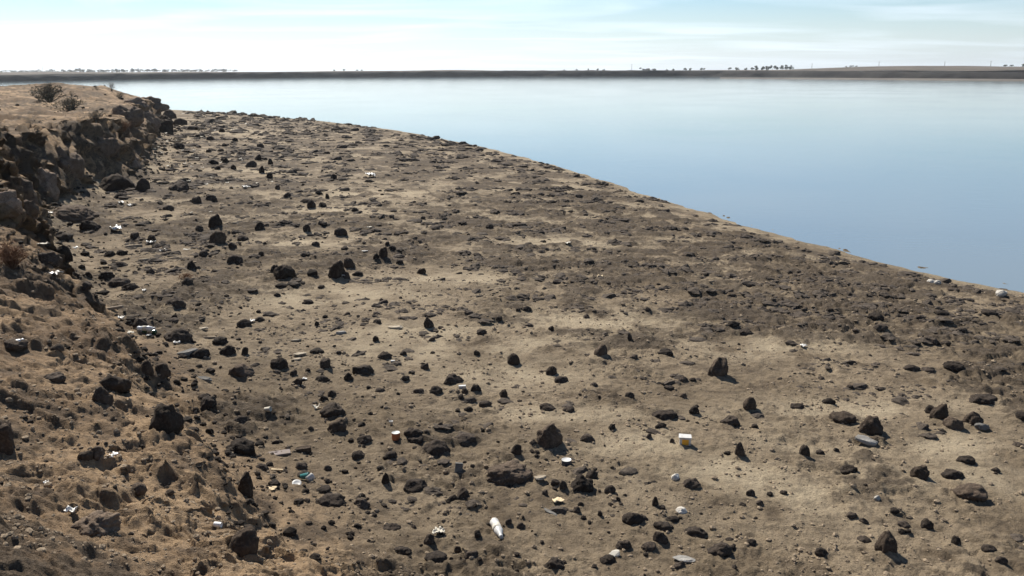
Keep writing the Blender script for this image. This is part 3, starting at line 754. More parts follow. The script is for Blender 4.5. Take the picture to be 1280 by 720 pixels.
# silt banked up round the foot of each rock
def bank_silt():
    me = ground.data
    co = np.empty(len(me.vertices) * 3, np.float32); me.vertices.foreach_get('co', co); co = co.reshape(-1, 3)
    X, Y = co[:, 0].copy(), co[:, 1].copy()
    for (o, u, v, a, b, k, wv, hv) in ROCKS:
        if k == 'e': continue
        cx_, cy_ = o.location.x, o.location.y
        j = np.nonzero((np.abs(X - cx_) < 1.5 * wv) & (np.abs(Y - cy_) < 1.5 * wv))[0]
        if not len(j): continue
        dx, dy = X[j] - cx_, Y[j] - cy_
        rr = np.hypot(dx, dy) * (1 + 0.35 * p2(dx / wv * 1.7 + u, dy / wv * 1.7 + v))
        co[j, 2] += 0.17 * min(hv, 0.35) * np.exp(-(rr / (0.66 * wv)) ** 2)
    me.vertices.foreach_set('co', co.ravel()); me.update()
bank_silt()
bpy.context.view_layer.update()
BVH = BVHTree.FromObject(ground, bpy.context.evaluated_depsgraph_get())

# ------------------------------------------------------------------ litter
ANCHORS = []     # (phrase, x, y)
def frame(u, v, yaw=0.0, tilt=True, lift=0.0):
    p, n, t = hit(u, v)
    az = math.atan2(p.x, p.y)
    nn = (Vector((0, 0, 1)) * 0.88 + n * 0.12).normalized() if tilt else Vector((0, 0, 1))
    q = Vector((0, 0, 1)).rotation_difference(nn).to_matrix().to_4x4()
    return Matrix.Translation(p + Vector((0, 0, lift))) @ q @ Matrix.Rotation(-az + yaw, 4, 'Z'), t / FPX
def lathe(prof, sides=20, bend=None, crumple=0.0, seed=0):
    r = np.random.default_rng(seed)
    pr = np.array(prof, float); n = len(pr)
    a = np.linspace(0, 2 * np.pi, sides, endpoint=False)
    V = np.stack([pr[:, 0, None] * np.cos(a), pr[:, 0, None] * np.sin(a), pr[:, 1, None] * np.ones(sides)], -1).reshape(-1, 3)
    if crumple:
        s = r.uniform(0, 50, 3); rr = np.linalg.norm(V[:, :2], axis=1, keepdims=True)
        V[:, :2] *= 1 + crumple * fbm3(V * 28 + s, 2)[:, None]
    i = np.arange(n - 1)[:, None] * sides + np.arange(sides)[None, :]
    j = np.arange(n - 1)[:, None] * sides + (np.arange(sides)[None, :] + 1) % sides
    F = np.stack([i, j, j + sides, i + sides], -1).reshape(-1, 4)
    return V, F
def box_shape(sx, sy, sz, seed=0, jit=0.06, bev=0.12, cuts=2, notch=0.0):
    bm = bmesh.new(); bmesh.ops.create_cube(bm, size=1.0)
    bmesh.ops.scale(bm, vec=(sx, sy, sz), verts=bm.verts)
    bmesh.ops.bevel(bm, geom=list(bm.edges), offset=bev * min(sx, sy, sz), segments=2, affect='EDGES', profile=0.6)
    bmesh.ops.subdivide_edges(bm, edges=[e for e in bm.edges if e.calc_length() > 0.25 * max(sx, sy)], cuts=cuts, use_grid_fill=True)
    r = random.Random(seed); m = min(sx, sy, sz)
    k1, k2 = r.uniform(-.14, .14), r.uniform(-.14, .14)
    for v in bm.verts:
        v.co.x *= 1 + k1 * v.co.y / sy; v.co.y *= 1 + k2 * v.co.x / sx
        v.co += Vector((r.uniform(-1, 1), r.uniform(-1, 1), r.uniform(-1, 1))) * m * jit
    return bm
def sheet_shape(sx, sy, seed, curl=0.25, thick=0.004, n=10):
    """a torn, crumpled scrap with two faces and an edge"""
    r = np.random.default_rng(seed)
    a = np.linspace(-1, 1, n); X, Y = np.meshgrid(a, a)
    ang = np.arctan2(Y, X); k = 1 + 0.16 * np.sin(ang * 3 + r.uniform(0, 6)) + 0.10 * np.sin(ang * 5 + r.uniform(0, 6))
    x = X.ravel() * k.ravel() * sx / 2; y = Y.ravel() * k.ravel() * sy / 2
    s = r.uniform(0, 60)
    z = curl * min(sx, sy) * (0.55 * fbm2(X.ravel() * 1.3 + s, Y.ravel() * 1.3, 3) + 0.35 * (X.ravel() * r.uniform(-1, 1)) ** 2 + 0.3 * np.abs(p2(X.ravel() * 2.5 + s, Y.ravel() * 2.5)))
    z -= z.min()
    T = np.stack([x, y, z + thick], 1); B = np.stack([x, y, z], 1)
    V = np.concatenate([T, B]); m = n * n
    F = []
    for i in range(n - 1):
        for j in range(n - 1):
            q = i * n + j; F.append((q, q + 1, q + n + 1, q + n)); F.append((m + q + n, m + q + n + 1, m + q + 1, m + q))
    ring = [j for j in range(n)] + [i * n + n - 1 for i in range(1, n)] + [(n - 1) * n + j for j in range(n - 2, -1, -1)] + [i * n for i in range(n - 2, 0, -1)]
    for a_, b_ in zip(ring, ring[1:] + ring[:1]): F.append((b_, a_, a_ + m, b_ + m))
    return V, np.array(F)
def anchor(phrase, o):
    p = o.matrix_world.translation
    ANCHORS.append((phrase, p.x, p.y))
def scrap(u, v, wpx, dpx, mat, label, name='paper_scrap', cat='litter', curl=0.3, yaw=None, group=None, ph=None, seed=None, lift=0.004, n=10):
    M, s = frame(u, v, random.uniform(-0.6, 0.6) if yaw is None else yaw, lift=lift)
    seed = seed or int(u * 7 + v)
    V, F = sheet_shape(wpx * s * 0.85, dpx * s * 0.85, seed, curl, n=n)
    o = obj(name, mesh_np(name, V, F, True, mat)); o.matrix_world = M
    tag(o, label, cat, group)
    if ph: anchor(ph, o)
    return o
def slab(u, v, wpx, depth_k, thick_px, mat, label, name='flat_stone', cat='stone', yaw=0.0, ph=None, tilt=(0, 0), jit=0.05, group=None, lift=0.0):
    M, s = frame(u, v, yaw)
    sx = wpx * s; sy = sx * depth_k; sz = max(0.008, thick_px * s)
    if name == 'flat_stone':
        V, F = rock_shape(int(u * 3 + v), 3, sx * 0.52, sy * 0.52, sz * 0.9, 9, 0.75)
        V[:, 2] = np.clip(V[:, 2], -sz * 0.5, sz * 0.42 + 0.06 * V[:, 0])
        o = obj(name, mesh_np(name, V, F, False, mat))
    else:
        o = obj(name, bm_mesh(name, box_shape(sx, sy, sz, int(u + v), jit), mat, False))
    o.matrix_world = M @ Matrix.Translation((0, 0, sz * 0.38 + lift)) @ Matrix.Rotation(tilt[0], 4, 'X') @ Matrix.Rotation(tilt[1], 4, 'Y')
    tag(o, label, cat, group)
    if ph: anchor(ph, o)
    return o
def stone(u, v, wpx, hpx, mat, label, ph=None, seed=1, flat=1.0, name='pale_stone', group=None):
    p, n, t = hit(u, v); s = t / FPX
    V, F = rock_shape(seed, 4, wpx * s * 0.58, wpx * s * 0.46, hpx * s * 0.65 * flat, 6, 0.6)
    o = obj(name, mesh_np(name, V, F, True, mat)); o.location = p + Vector((0, 0, hpx * s * 0.22))
    o.rotation_euler = (0, 0, random.uniform(0, 6)); bpy.context.view_layer.update()
    tag(o, label, 'stone', group)
    if ph: ANCHORS.append((ph, p.x, p.y))
    return o
def can_shape(r, h): return [(0.001, 0), (r * 0.9, 0), (r, h * 0.03), (r, h * 0.12), (r * 0.985, h * 0.14), (r, h * 0.17), (r, h * 0.83), (r * 0.985, h * 0.86), (r, h * 0.89), (r, h * 0.97), (r * 0.95, h), (r * 0.93, h * 0.97), (0.001, h * 0.97)]

def bottle(u, v, length, rad, yaw, mat, capmat, label, ph=None, crumple=0.25, roll=0.0):
    M, s = frame(u, v, yaw)
    e = empty('plastic_bottle', M @ Matrix.Translation((0, 0, rad * 0.9)) @ Matrix.Rotation(R(90 + roll), 4, 'X'))
    tag(e, label, 'bottle')
    L = length
    body = [(0.001, 0), (rad * 0.55, 0), (rad * 0.95, L * 0.03), (rad, L * 0.10), (rad * 0.93, L * 0.2), (rad, L * 0.28), (rad * 0.93, L * 0.36), (rad, L * 0.46), (rad * 0.97, L * 0.58), (rad, L * 0.64), (rad * 0.8, L * 0.78), (rad * 0.45, L * 0.88), (rad * 0.40, L * 0.93)]
    V, F = lathe(body, 20, crumple=crumple, seed=5); obj('body', mesh_np('bottle_body', V, F, True, mat), e)
    V, F = lathe([(rad * 0.42, L * 0.925), (rad * 0.46, L * 0.93), (rad * 0.46, L * 0.995), (rad * 0.38, L), (0.001, L)], 16); obj('cap', mesh_np('bottle_cap', V, F, True, capmat), e)
    V, F = lathe([(rad * 1.0, L * 0.33), (rad * 1.03, L * 0.335), (rad * 1.03, L * 0.555), (rad * 1.0, L * 0.56)], 20, crumple=crumple, seed=5); obj('paper_band', mesh_np('bottle_band', V, F, True, M_PAPER), e)
    if ph: ANCHORS.append((ph, e.location.x if False else M.translation.x, M.translation.y))
    return e

# the white bottle lying in the near middle of the beach
bottle(617, 656, 0.25, 0.034, R(12), M_WHITE, M_WHITE, 'crumpled white plastic bottle lying neck away on bare brown soil', 'the white plastic bottle')
# white tub with an orange print, standing open side to the camera
def tub(u, v):
    M, s = frame(u, v, R(2), tilt=False)
    e = empty('plastic_tub', M); tag(e, 'white plastic tub with an orange printed front and flat white lid', 'tub')
    wv = 15 * s; hv = 9.5 * s
    bm = box_shape(wv * 0.88, wv * 0.75, hv, 3, 0.01, 0.16); bmesh.ops.translate(bm, vec=(0, 0, hv * 0.5), verts=bm.verts)
    obj('body', bm_mesh('tub_body', bm, M_WHITE, False), e)
    bm = box_shape(wv, wv * 0.8, hv * 0.11, 4, 0.02, 0.25); bmesh.ops.translate(bm, vec=(0, 0, hv * 1.06), verts=bm.verts)
    obj('lid', bm_mesh('tub_lid', bm, M_WHITE, False), e)
    bm = box_shape(wv * 0.52, wv * 0.012, hv * 0.74, 5, 0.01, 0.1); bmesh.ops.translate(bm, vec=(wv * 0.03, -wv * 0.385, hv * 0.48), verts=bm.verts)
    obj('printed_front', bm_mesh('tub_front', bm, M_ORANGE, False), e)
    ANCHORS.append(('the orange-fronted white tub', M.translation.x, M.translation.y))
tub(856, 555)
def can(u, v, wpx, hpx, body, top, label, ph=None, lying=False, yaw=0.0, name='drinks_can'):
    M, s = frame(u, v, yaw, tilt=False)
    r = wpx * s / 2; h = hpx * s
    if lying: M = M @ Matrix.Translation((0, 0, r * 0.9)) @ Matrix.Rotation(R(90), 4, 'Y')
    e = empty(name, M); tag(e, label, 'can')
    V, F = lathe(can_shape(r, h)[1:10], 20); obj('body', mesh_np('can_body', V, F, True, body), e)
    V, F = lathe([(r * 1.01, h * 0.96), (r * 1.02, h * 0.985), (r * 0.96, h * 1.0), (r * 0.93, h * 0.975), (0.001, h * 0.975)], 20); obj('lid', mesh_np('can_lid', V, F, True, top), e)
    if ph: ANCHORS.append((ph, M.translation.x, M.translation.y))
can(495, 549, 10, 9, M_RUST, M_WHITE, 'small rust-red tin with a white top standing upright', 'the rust-red tin', name='paint_tin')
can(708, 581, 12, 7, M_BLUE, M_WHITE, 'squat dark pot with a bright white lid', 'the white-lidded dark pot', name='lidded_pot')
can(20, 431, 6, 8, M_WHITE, M_METAL, 'white drinks can lying on the upper bank slope beside a clod', None, True, R(20))
can(268, 658, 6, 9, M_METAL, M_METAL, 'silver drinks can lying near the lower edge of the bank slope', None, True, R(-30))
# plate, cup and teal beaker at the foot of the bank
def dish(u, v, wpx, label, ph=None, tilt=20):
    M, s = frame(u, v, 0.2); r = wpx * s / 2
    V, F = lathe([(0.001, 0), (r * 0.6, 0), (r * 0.95, r * 0.16), (r, r * 0.18), (r * 0.97, r * 0.21), (r * 0.6, r * 0.05), (0.001, r * 0.05)], 24)
    o = obj('plastic_plate', mesh_np('plate', V, F, True, M_WHITE)); o.matrix_world = M @ Matrix.Translation((0, 0, r * 0.12)) @ Matrix.Rotation(R(tilt), 4, 'X')
    tag(o, label, 'plate')
    if ph: anchor(ph, o)
def cup(u, v, wpx, hpx, mat, label, lying=True, yaw=0.0, ph=None):
    M, s = frame(u, v, yaw, tilt=False); r = wpx * s / 2; h = hpx * s
    V, F = lathe([(0.001, 0), (r * 0.7, 0), (r * 0.96, h * 0.92), (r * 1.02, h * 0.94), (r * 1.02, h), (r * 0.95, h), (r * 0.66, h * 0.04), (0.001, h * 0.04)], 20)
    o = obj('plastic_cup', mesh_np('cup', V, F, True, mat))
    o.matrix_world = M @ (Matrix.Translation((0, 0, r * 0.85)) @ Matrix.Rotation(R(82), 4, 'Y') if lying else Matrix.Identity(4))
    tag(o, label, 'cup')
    if ph: anchor(ph, o)
dish(371, 605, 11, 'round white plate lying beside a teal beaker at the bank foot', 'the round white plate')
cup(384, 603, 9, 8, M_WHITE, 'small white cup lying next to the round white plate', True, 0.6)
cup(376, 599, 8, 10, M_TEAL, 'teal beaker lying behind the round white plate', True, -0.3)
cup(331, 514, 6, 8, M_PAPER, 'white cup lying among clods below the bank', True, -0.5, 'the crumpled white cup')
cup(489, 532, 5, 6, M_WHITE, 'tiny white cup standing just behind the rust-red tin', False)
# pale boards, slabs and stones
slab(855, 699, 27, 0.42, 2.2, M_GREY, 'smooth pale grey slab lying flat in the near beach', yaw=R(-10), ph='the smooth pale grey slab', tilt=(R(6), 0), jit=0.03)
slab(768, 693, 14, 0.7, 2.0, M_PAPER, 'white chip of slab tipped up against the dark soil', yaw=R(35), ph='the tipped white chip', tilt=(R(12), R(-22)), jit=0.03)
slab(688, 641, 23, 0.25, 2.4, M_GREY, 'narrow blue-grey stone sliver pointing down the beach', yaw=R(-38), ph='the blue-grey stone sliver', tilt=(0, R(8)))
slab(675, 598, 16, 0.6, 3.0, M_PALE, 'flat cream stone beside the biggest dark boulder', ph='the flat cream stone', tilt=(R(5), 0))
stone(844, 598, 10, 8, M_WSTONE, 'knobbly white stone alone on the pale sand', 'the knobbly white stone', 21)
stone(852, 640, 12, 7, M_WSTONE, 'white-topped stone at the edge of the rubble heap', None, 22)
stone(1227, 535, 14, 7, M_GREY, 'smooth pale grey pebble between two round brown rocks', 'the smooth grey pebble', 23)
slab(1083, 553, 27, 0.5, 6, M_GREY, 'grey slab leaning against the brown rock', yaw=R(-6), ph='the leaning grey slab', tilt=(R(14), R(10)))
stone(1251, 369, 11, 8, M_WSTONE, 'biggest white stone at the water edge', 'the biggest white shore stone', 24)
stone(1164, 353.5, 8, 5, M_WSTONE, 'white stone pair at the water edge, bank-side one', None, 25)
stone(1172, 354.5, 8, 4.5, M_WSTONE, 'white stone pair at the water edge, water-side one', 'the white stone pair', 26)
stone(1096, 624, 8, 5, M_WSTONE, 'little white chip in the middle of the near brown sand', 'the little white chip', 27)
stone(1255, 367, 6, 4, M_WSTONE, 'low white stone touching the biggest white shore stone', None, 28)
slab(573, 589, 9.5, 0.6, 12, M_GREY, 'upright brown block standing like a post stub', 'upright_block', 'block', ph='the upright block', tilt=(R(-8), 0), jit=0.02)
slab(350, 567, 24, 0.55, 2, plain('mauve_board', (0.20, 0.165, 0.15), 0.85, 0.15), 'flat mauve-grey board lying below the bank', 'board', 'board', yaw=R(8), ph='the mauve-grey board', jit=0.03)
slab(380, 565, 17, 0.5, 7, M_BROWN, 'squared dark block with a pale top edge', 'squared_block', 'block', yaw=R(-4), ph='the squared dark block')
slab(235, 443, 26, 0.35, 6, M_GREY, 'long grey slab with a dark front edge', yaw=R(6), ph='the long grey slab', tilt=(R(10), 0))
slab(253, 411.5, 14, 0.4, 2.2, M_PALE, 'cream slab lying alone between round boulders', ph='the lone cream slab')
slab(256, 475, 18, 0.45, 4, M_GREY, 'blue-grey slab sunk in soil at the bank foot', yaw=R(-25), tilt=(R(8), R(10)))
slab(375, 443, 16, 0.5, 2.5, M_PALE, 'pale flat stone, upper one of a stack-like pair', ph='the pale flat stone pair', tilt=(R(6), 0))
slab(371, 450, 12, 0.5, 2.5, M_PALE, 'pale flat stone, lower one of a stack-like pair', tilt=(R(6), 0))
slab(494, 410, 21, 0.4, 3.0, M_PALE, 'long pale flat stone beside a lump-topped clod', yaw=R(-8), ph='the long pale flat stone', tilt=(R(5), 0))
slab(426, 417, 14, 0.4, 3.5, M_GREY, 'grey flat stone with a shaded edge on open sand', ph='the grey flat stone')
slab(370, 426, 13, 0.4, 2.5, M_PALE, 'pale curved flake beside a low dark clod')
slab(578, 485.5, 9, 0.5, 4.5, M_WHITE, 'white box-like chunk touching a big black clod', 'foam_chunk', 'litter', ph='the white box-like chunk', jit=0.03)
slab(491, 453, 5, 0.6, 3, M_WHITE, 'small white chunk in front of a dark clod near slabs', 'foam_chunk', 'litter', jit=0.03)
slab(180, 326, 14, 0.28, 3, M_PALE, 'cream slab on the flat sand below the bank', yaw=R(-4))
slab(168, 309, 17, 0.2, 3.2, M_WOOD, 'short straight grey board lying on flat sand', 'board', 'board', ph='the short grey board')
slab(138, 387, 26, 0.10, 3.2, M_WOOD, 'long dark-edged board half buried beside the bank spur', 'board', 'board', yaw=R(-4), ph='the half-buried board')
slab(162, 396.5, 20, 0.07, 2, M_WOOD, 'upper of two thin pale sticks by the litter heap', 'stick', 'stick', yaw=R(-6))
slab(170, 400.5, 22, 0.07, 2, M_WOOD, 'lower of two thin pale sticks by the litter heap', 'stick', 'stick', yaw=R(-3))
slab(262, 423, 15, 0.15, 2.5, M_WOOD, 'thin light stick beside a small dark clod', 'stick', 'stick', yaw=R(-12))
slab(345, 588, 19, 0.10, 2.0, M_TAN, 'pale tan bone-like stick at the bank foot', 'stick', 'stick', yaw=R(-28))
slab(304, 403, 1.5, 1, 1, M_PALE, 'tiny white pebble on sand near a grey dome rock')
slab(218, 316, 13, 0.2, 2.2, M_PALE, 'thin white sliver stone on the sand by clods', yaw=R(4))
slab(294, 279.5, 9, 0.3, 2.2, M_PALE, 'cream chip on the sand beside the tall pair of boulders')
# paper and bag scraps
scrap(697, 627, 14, 12, M_TAN, 'torn tan paper scrap on bare soil', ph='the torn tan paper', curl=0.4, yaw=R(25))
scrap(549, 667, 15, 14, M_PAPER, 'crumpled white and orange wrapper on brown soil', 'food_wrapper', curl=0.9, ph='the crumpled wrapper')
scrap(340, 612, 11, 9, M_TAN, 'small tan leaf-like paper at the bank foot', curl=0.4)
scrap(91, 641, 12, 12, M_WHITE, 'crumpled white and yellow wrapper on the lower bank slope', 'food_wrapper', curl=0.9, ph='the wrapper on the slope')
scrap(141, 572, 12, 10, M_WHITE, 'thin white bag scrap caught behind two brown rocks', 'plastic_bag_scrap', curl=0.8, ph='the bag scrap on the slope')
scrap(70, 345, 13, 14, M_WHITE, 'bunched white bag scrap on the crumbling bank edge', 'plastic_bag_scrap', curl=1.0)
scrap(464, 222, 11, 14, M_WHITE, 'white paper ball on the dark far crust', 'paper_ball', curl=1.0, ph='the white paper ball')
scrap(1004, 433, 8, 8, M_WHITE, 'white scrap lying alone on the wide brown flat', 'paper_scrap', curl=0.5, ph='the lone white scrap')
scrap(710, 304.5, 9, 9, M_PAPER, 'white flake on dark crust towards the water', curl=0.5)
scrap(750, 346, 9, 9, M_TAN, 'cream flake on the crust halfway to the water', curl=0.3)
scrap(396, 511, 8, 9, M_PAPER, 'small white crumple beside a big black boulder', curl=0.9)
scrap(58, 605, 5, 6, M_WHITE, 'tiny white fleck of paper on the orange slope', curl=0.7)
scrap(315, 403, 8, 8, M_WHITE, 'white bag bit tucked against a low dark boulder', 'plastic_bag_scrap', curl=0.8)
scrap(180, 364, 5, 7, M_WHITE, 'single white fleck on bare sand beside a spiky clod', curl=0.8)
scrap(221, 430, 8, 6, M_WHITE, 'white curl of plastic at the foot of the widest dome rock', 'plastic_bag_scrap', curl=0.9)
scrap(381, 475, 6, 6, M_WHITE, 'white fleck wedged between two clods under the slabs', curl=0.8)
scrap(430, 345, 4, 6, M_WHITE, 'white fleck between the twin tall boulders', curl=0.8)
scrap(456, 314.5, 8, 7, M_WHITE, 'flat white scrap near the tall boulder trio', curl=0.3)
scrap(462, 284.5, 7, 6, M_PAPER, 'white scrap on pale sand beyond the boulder trio', curl=0.3)
scrap(307, 235.5, 8, 10, M_WHITE, 'bright white lump among black cone-shaped clods', 'plastic_bag_scrap', curl=0.9)
scrap(152, 255, 6, 8, M_WHITE, 'white fleck beside the block below the bank cliff', curl=0.9)
scrap(162, 258, 5, 7, M_WHITE, 'white fleck a step out from the bank cliff block', curl=0.9)
scrap(63, 267, 4, 8, M_WHITE, 'white fleck beside the undercut boulder at the cliff foot', curl=0.9)
scrap(54, 306, 12, 10, M_PAPER, 'white strip on dark rubble below the cliff', curl=0.4)
scrap(145, 288, 14, 14, M_WHITE, 'bunched white plastic in the litter heap by clods', 'plastic_bag_scrap', curl=0.8)
scrap(189, 305, 10, 8, M_WHITE, 'white plastic under the small square rock', 'plastic_bag_scrap', curl=0.8)
scrap(95, 311, 6, 7, M_WHITE, 'white fleck on rubble by the double dark boulders', curl=0.7)
scrap(204, 314, 8, 6, M_WHITE, 'white flake on a low clod near the long sliver', curl=0.7)
scrap(233, 312.5, 9, 6, M_PAPER, 'pale flake below the tall round boulder', curl=0.3)
# bottles in the litter heap by the bank spur
bottle(172, 413, 0.24, 0.03, R(60), M_CLEAR, M_WHITE, 'clear bottle in the litter heap beside the bank spur', 'the litter heap')
bottle(196, 418, 0.2, 0.032, R(-110), M_GREEN, M_WHITE, 'green bottle with a white band near the widest dome rock')
scrap(152, 400, 7, 8, M_WHITE, 'white lump at the end of two thin sticks', 'plastic_bag_scrap', curl=1.0)
scrap(163, 417, 8, 8, M_PAPER, 'cream scrap in the litter heap beside the clear bottle', curl=0.6)
scrap(186, 421, 6, 6, M_WHITE, 'white scrap just bank-side of the green bottle', 'plastic_bag_scrap', curl=0.8)
# white flecks strewn below the far end of the bank
fleck_px = [(193, 187), (198, 185), (202, 192), (206, 186), (193, 194), (209, 178), (229, 189.5), (246, 199), (213, 205), (210, 209), (240, 210), (253, 211), (252, 172), (268, 164), (308, 156), (229, 143), (291, 163), (236, 228), (265, 223.5), (258, 232), (292, 236), (263, 267), (239, 268), (300, 200), (304, 202), (340, 229), (322, 231), (284, 230), (207, 168), (221, 177), (243, 189), (276, 205), (230, 206)]
for i, (u, v) in enumerate(fleck_px):
    scrap(u, v, 3.0 + (i * 7 % 5) * 0.4, 3.8, M_PAPER, 'tiny pale fleck of litter among rubble under the far bank end', 'litter_fleck', curl=0.8, group='white flecks under the far bank end', n=5, lift=0.03)

# ------------------------------------------------------------------ dry shrubs
def shrub(u, v, wpx, hpx, twig, leaf, label, seed, leaves=400, stems=26):
    p, n, t = hit(u, v); s = t / FPX
    wv, hv = wpx * s, hpx * s
    e = empty('dry_shrub', Matrix.Translation(p - Vector((0, 0, 0.03)))); tag(e, label, 'shrub', None)
    r = random.Random(seed); parts = []
    for i in range(stems):
        a = r.uniform(0, 6.283); sp = r.uniform(0.15, 1.0)
        end = Vector((math.cos(a) * sp * wv / 2, math.sin(a) * sp * wv / 2, hv * (1.05 - 0.55 * sp * sp) * r.uniform(0.7, 1.0)))
        mid = end * 0.5 + Vector((r.uniform(-.1, .1) * wv, r.uniform(-.1, .1) * wv, hv * 0.10))
        th = max(0.006, 0.016 * wv)
        parts.append(tube([(r.uniform(-.04, .04) * wv, r.uniform(-.04, .04) * wv, 0), mid, end], [th, th * 0.6, th * 0.25], 4))
        for k in range(5):
            q = mid.lerp(end, r.uniform(0.0, 0.9))
            f = q + Vector((r.uniform(-1, 1) * wv * 0.22, r.uniform(-1, 1) * wv * 0.22, r.uniform(0.02, 0.25) * hv))
            parts.append(tube([q, q.lerp(f, 0.5) + Vector((0, 0, 0.01)), f], [th * 0.4, th * 0.3, th * 0.15], 3))
    V, F = join(parts); obj('stems', mesh_np('shrub_stems', V, F, True, twig), e)
    if leaves:
        V, F = leaf_cloud((0, 0, hv * 0.5), (wv * 0.48, wv * 0.45, hv * 0.5), leaves, wv * 0.022, seed, 7)
        V[:, 2] = np.maximum(V[:, 2], 0.01)
        obj('foliage', mesh_np('shrub_foliage', V, F, False, leaf), e)
for i, a in enumerate([
    (62, 128, 38, 22, M_TWIG, M_LEAF, 'largest grey-green dry shrub on the bank top', 900, 40),
    (88, 138, 34, 16, M_TWIG, M_LEAF, 'low wide grey shrub just in front of the largest shrub', 600, 34),
    (90, 121, 8, 8, M_TWIG, M_LEAF, 'small dark upright shrub behind the wide grey shrub', 300, 16),
    (120, 112, 8, 5, M_TWIG, M_LEAF, 'little dark rounded shrub on the bank skyline', 250, 14),
    (140, 114, 11, 11, M_TWIG, M_LEAF, 'dark spiky shrub on the skyline near the bank end', 400, 18),
    (150, 124, 13, 8, M_TWIG, M_LEAF, 'dark low shrub just in front of the spiky skyline shrub', 400, 18),
    (120, 152, 22, 14, M_TWIG, M_LEAF, 'grey bush on the broken edge halfway along the bank', 500, 26),
    (155, 163, 20, 13, M_RED, M_RED, 'reddish dead bush hanging over the bank edge', 260, 30),
    (14, 336, 46, 32, M_RED, M_RED, 'large red-brown dead tumbleweed lodged on the bank slope', 500, 60),
    (232, 349, 22, 9, M_RED, M_RED, 'small red-brown dead bush behind a black clod', 200, 26),
    (224, 184, 16, 11, M_TWIG, M_TWIG, 'dark dead bush in the rubble under the far bank end', 300, 20),
    (196, 126, 5, 8, M_TWIG, M_TWIG, 'thin bare weed stalks on the tip of the bank', 0, 8),
    (105, 110, 3, 4, M_TWIG, M_TWIG, 'single bare weed on the bank skyline', 0, 6)]):
    u, v, wv, hv, tw, lf, lb, nl, ns = a
    shrub(u, v, wv, hv, tw, lf, lb, 300 + i, nl, ns)

# ------------------------------------------------------------------ names of the rocks: each told by what it lies next to
def size_word(wv):
    return 'boulder-sized' if wv > 0.9 else 'bucket-sized' if wv > 0.42 else 'football-sized' if wv > 0.24 else 'fist-sized' if wv > 0.12 else 'egg-sized'
special = {
 (635,607): ('biggest dark brown boulder in the near middle of the beach', 'the biggest dark boulder'),
 (686,562): ('tall rounded brown boulder with its shadow beside it', 'the tall rounded boulder'),
 (897,473): ('upright brown boulder with a beak-like top on open sand', 'the beaked boulder'),
 (356,351): ('broad tall boulder heading the cluster on the open sand', 'the broad tall boulder'),
 (421,351): ('hunched twin-topped boulder beside a squarer upright one', 'the hunched boulder'),
 (437,337): ('squarer upright boulder behind the hunched twin-topped one', 'the square upright boulder'),
 (225,429): ('widest dome-shaped rock below the bank', 'the widest dome rock'),
 (220,387): ('round-topped dark boulder alone on smooth sand', 'the round-topped boulder'),
 (272,307): ('tall boulder with a stepped shoulder under the bank', 'the stepped tall boulder'),
 (269,284): ('tall round boulder behind the stepped one', 'the tall round boulder'),
 (146,240): ('sloping wedge-shaped boulder at the foot of the bank cliff', 'the wedge boulder'),
 (92,279): ('long undercut boulder with a sandy top below the cliff', 'the undercut boulder'),
 (1107,692): ('tilted stump-like rock with a pale gritty top', 'the tilted stump rock'),
 (1212,626): ('flat overhanging brown rock with a long shadow', 'the overhanging rock'),
 (1149,600): ('jagged cup-shaped rock on the near sand', 'the jagged cup rock'),
 (1173,527): ('tall rounded rock heading the trio by the pebble', 'the tall trio rock'),
 (1052,530): ('broad brown rock lying on pale sand', 'the broad brown rock'),
 (751,446): ('smooth brown rock standing alone on pale sand', 'the lone smooth rock'),
 (642,458): ('upright brown rock at the end of a pale sand streak', 'the sand-streak rock'),
 (937,515): ('leaning oval rock on brown sand', 'the leaning oval rock'),
 (924,572): ('pointed hat-shaped rock on the pale sand', 'the hat-shaped rock'),
 (728,617): ('crumbly broad clod with a pitted top', 'the pitted clod'),
 (545,571): ('jagged triangular black clod', 'the triangular clod'),
 (416,522): ('round black boulder touching a crumbly brown one', 'the round black boulder'),
 (422,542): ('crumbly brown boulder in front of the round black one', 'the crumbly brown boulder'),
 (302,472): ('tilted brown rock with a flat sloping face', 'the flat-faced rock'),
 (479,324): ('slim upright rock leaning beside two clods', 'the slim upright rock'),
 (389,262): ('black cone-topped clod at the front of a far cluster', 'the cone-topped clod'),
 (417,225): ('lone black cone-shaped clod on far pale sand', 'the far lone cone'),
 (132,672): ('large rounded earth lump on the lower bank slope', 'the large slope lump'),
 (5,572): ('dark earth boulder cut by the picture edge on the slope', 'the slope-edge boulder'),
 (207,541): ('steep dark earth block on the lip of the near bank', 'the steep lip block'),
 (141,489): ('brown boulder sunk in the middle of the bank slope', 'the sunken slope boulder'),
 (190,131): ('tilted earth slab on the tip of the bank', 'the tip slab'),
 (900,695): ('dark wedge-shaped clod with a flat top near the sand', 'the flat-topped wedge'),
 (792,656): ('dark peaked clod beside the rubble heap', 'the peaked clod'),
}
anchor_rocks = {}
for (o, u, v, a, b, k, wv, hv) in ROCKS:
    if (u, v) in special:
        anchor_rocks[o.name] = 1
        ANCHORS.append((special[(u, v)][1], o.location.x, o.location.y))
GROUPS = {'d': 'dark clods strewn over the beach', 'u': 'dark clods strewn over the beach', 'b': 'brown rocks of the shore', 'e': 'earth blocks of the bank'}
pending = {}
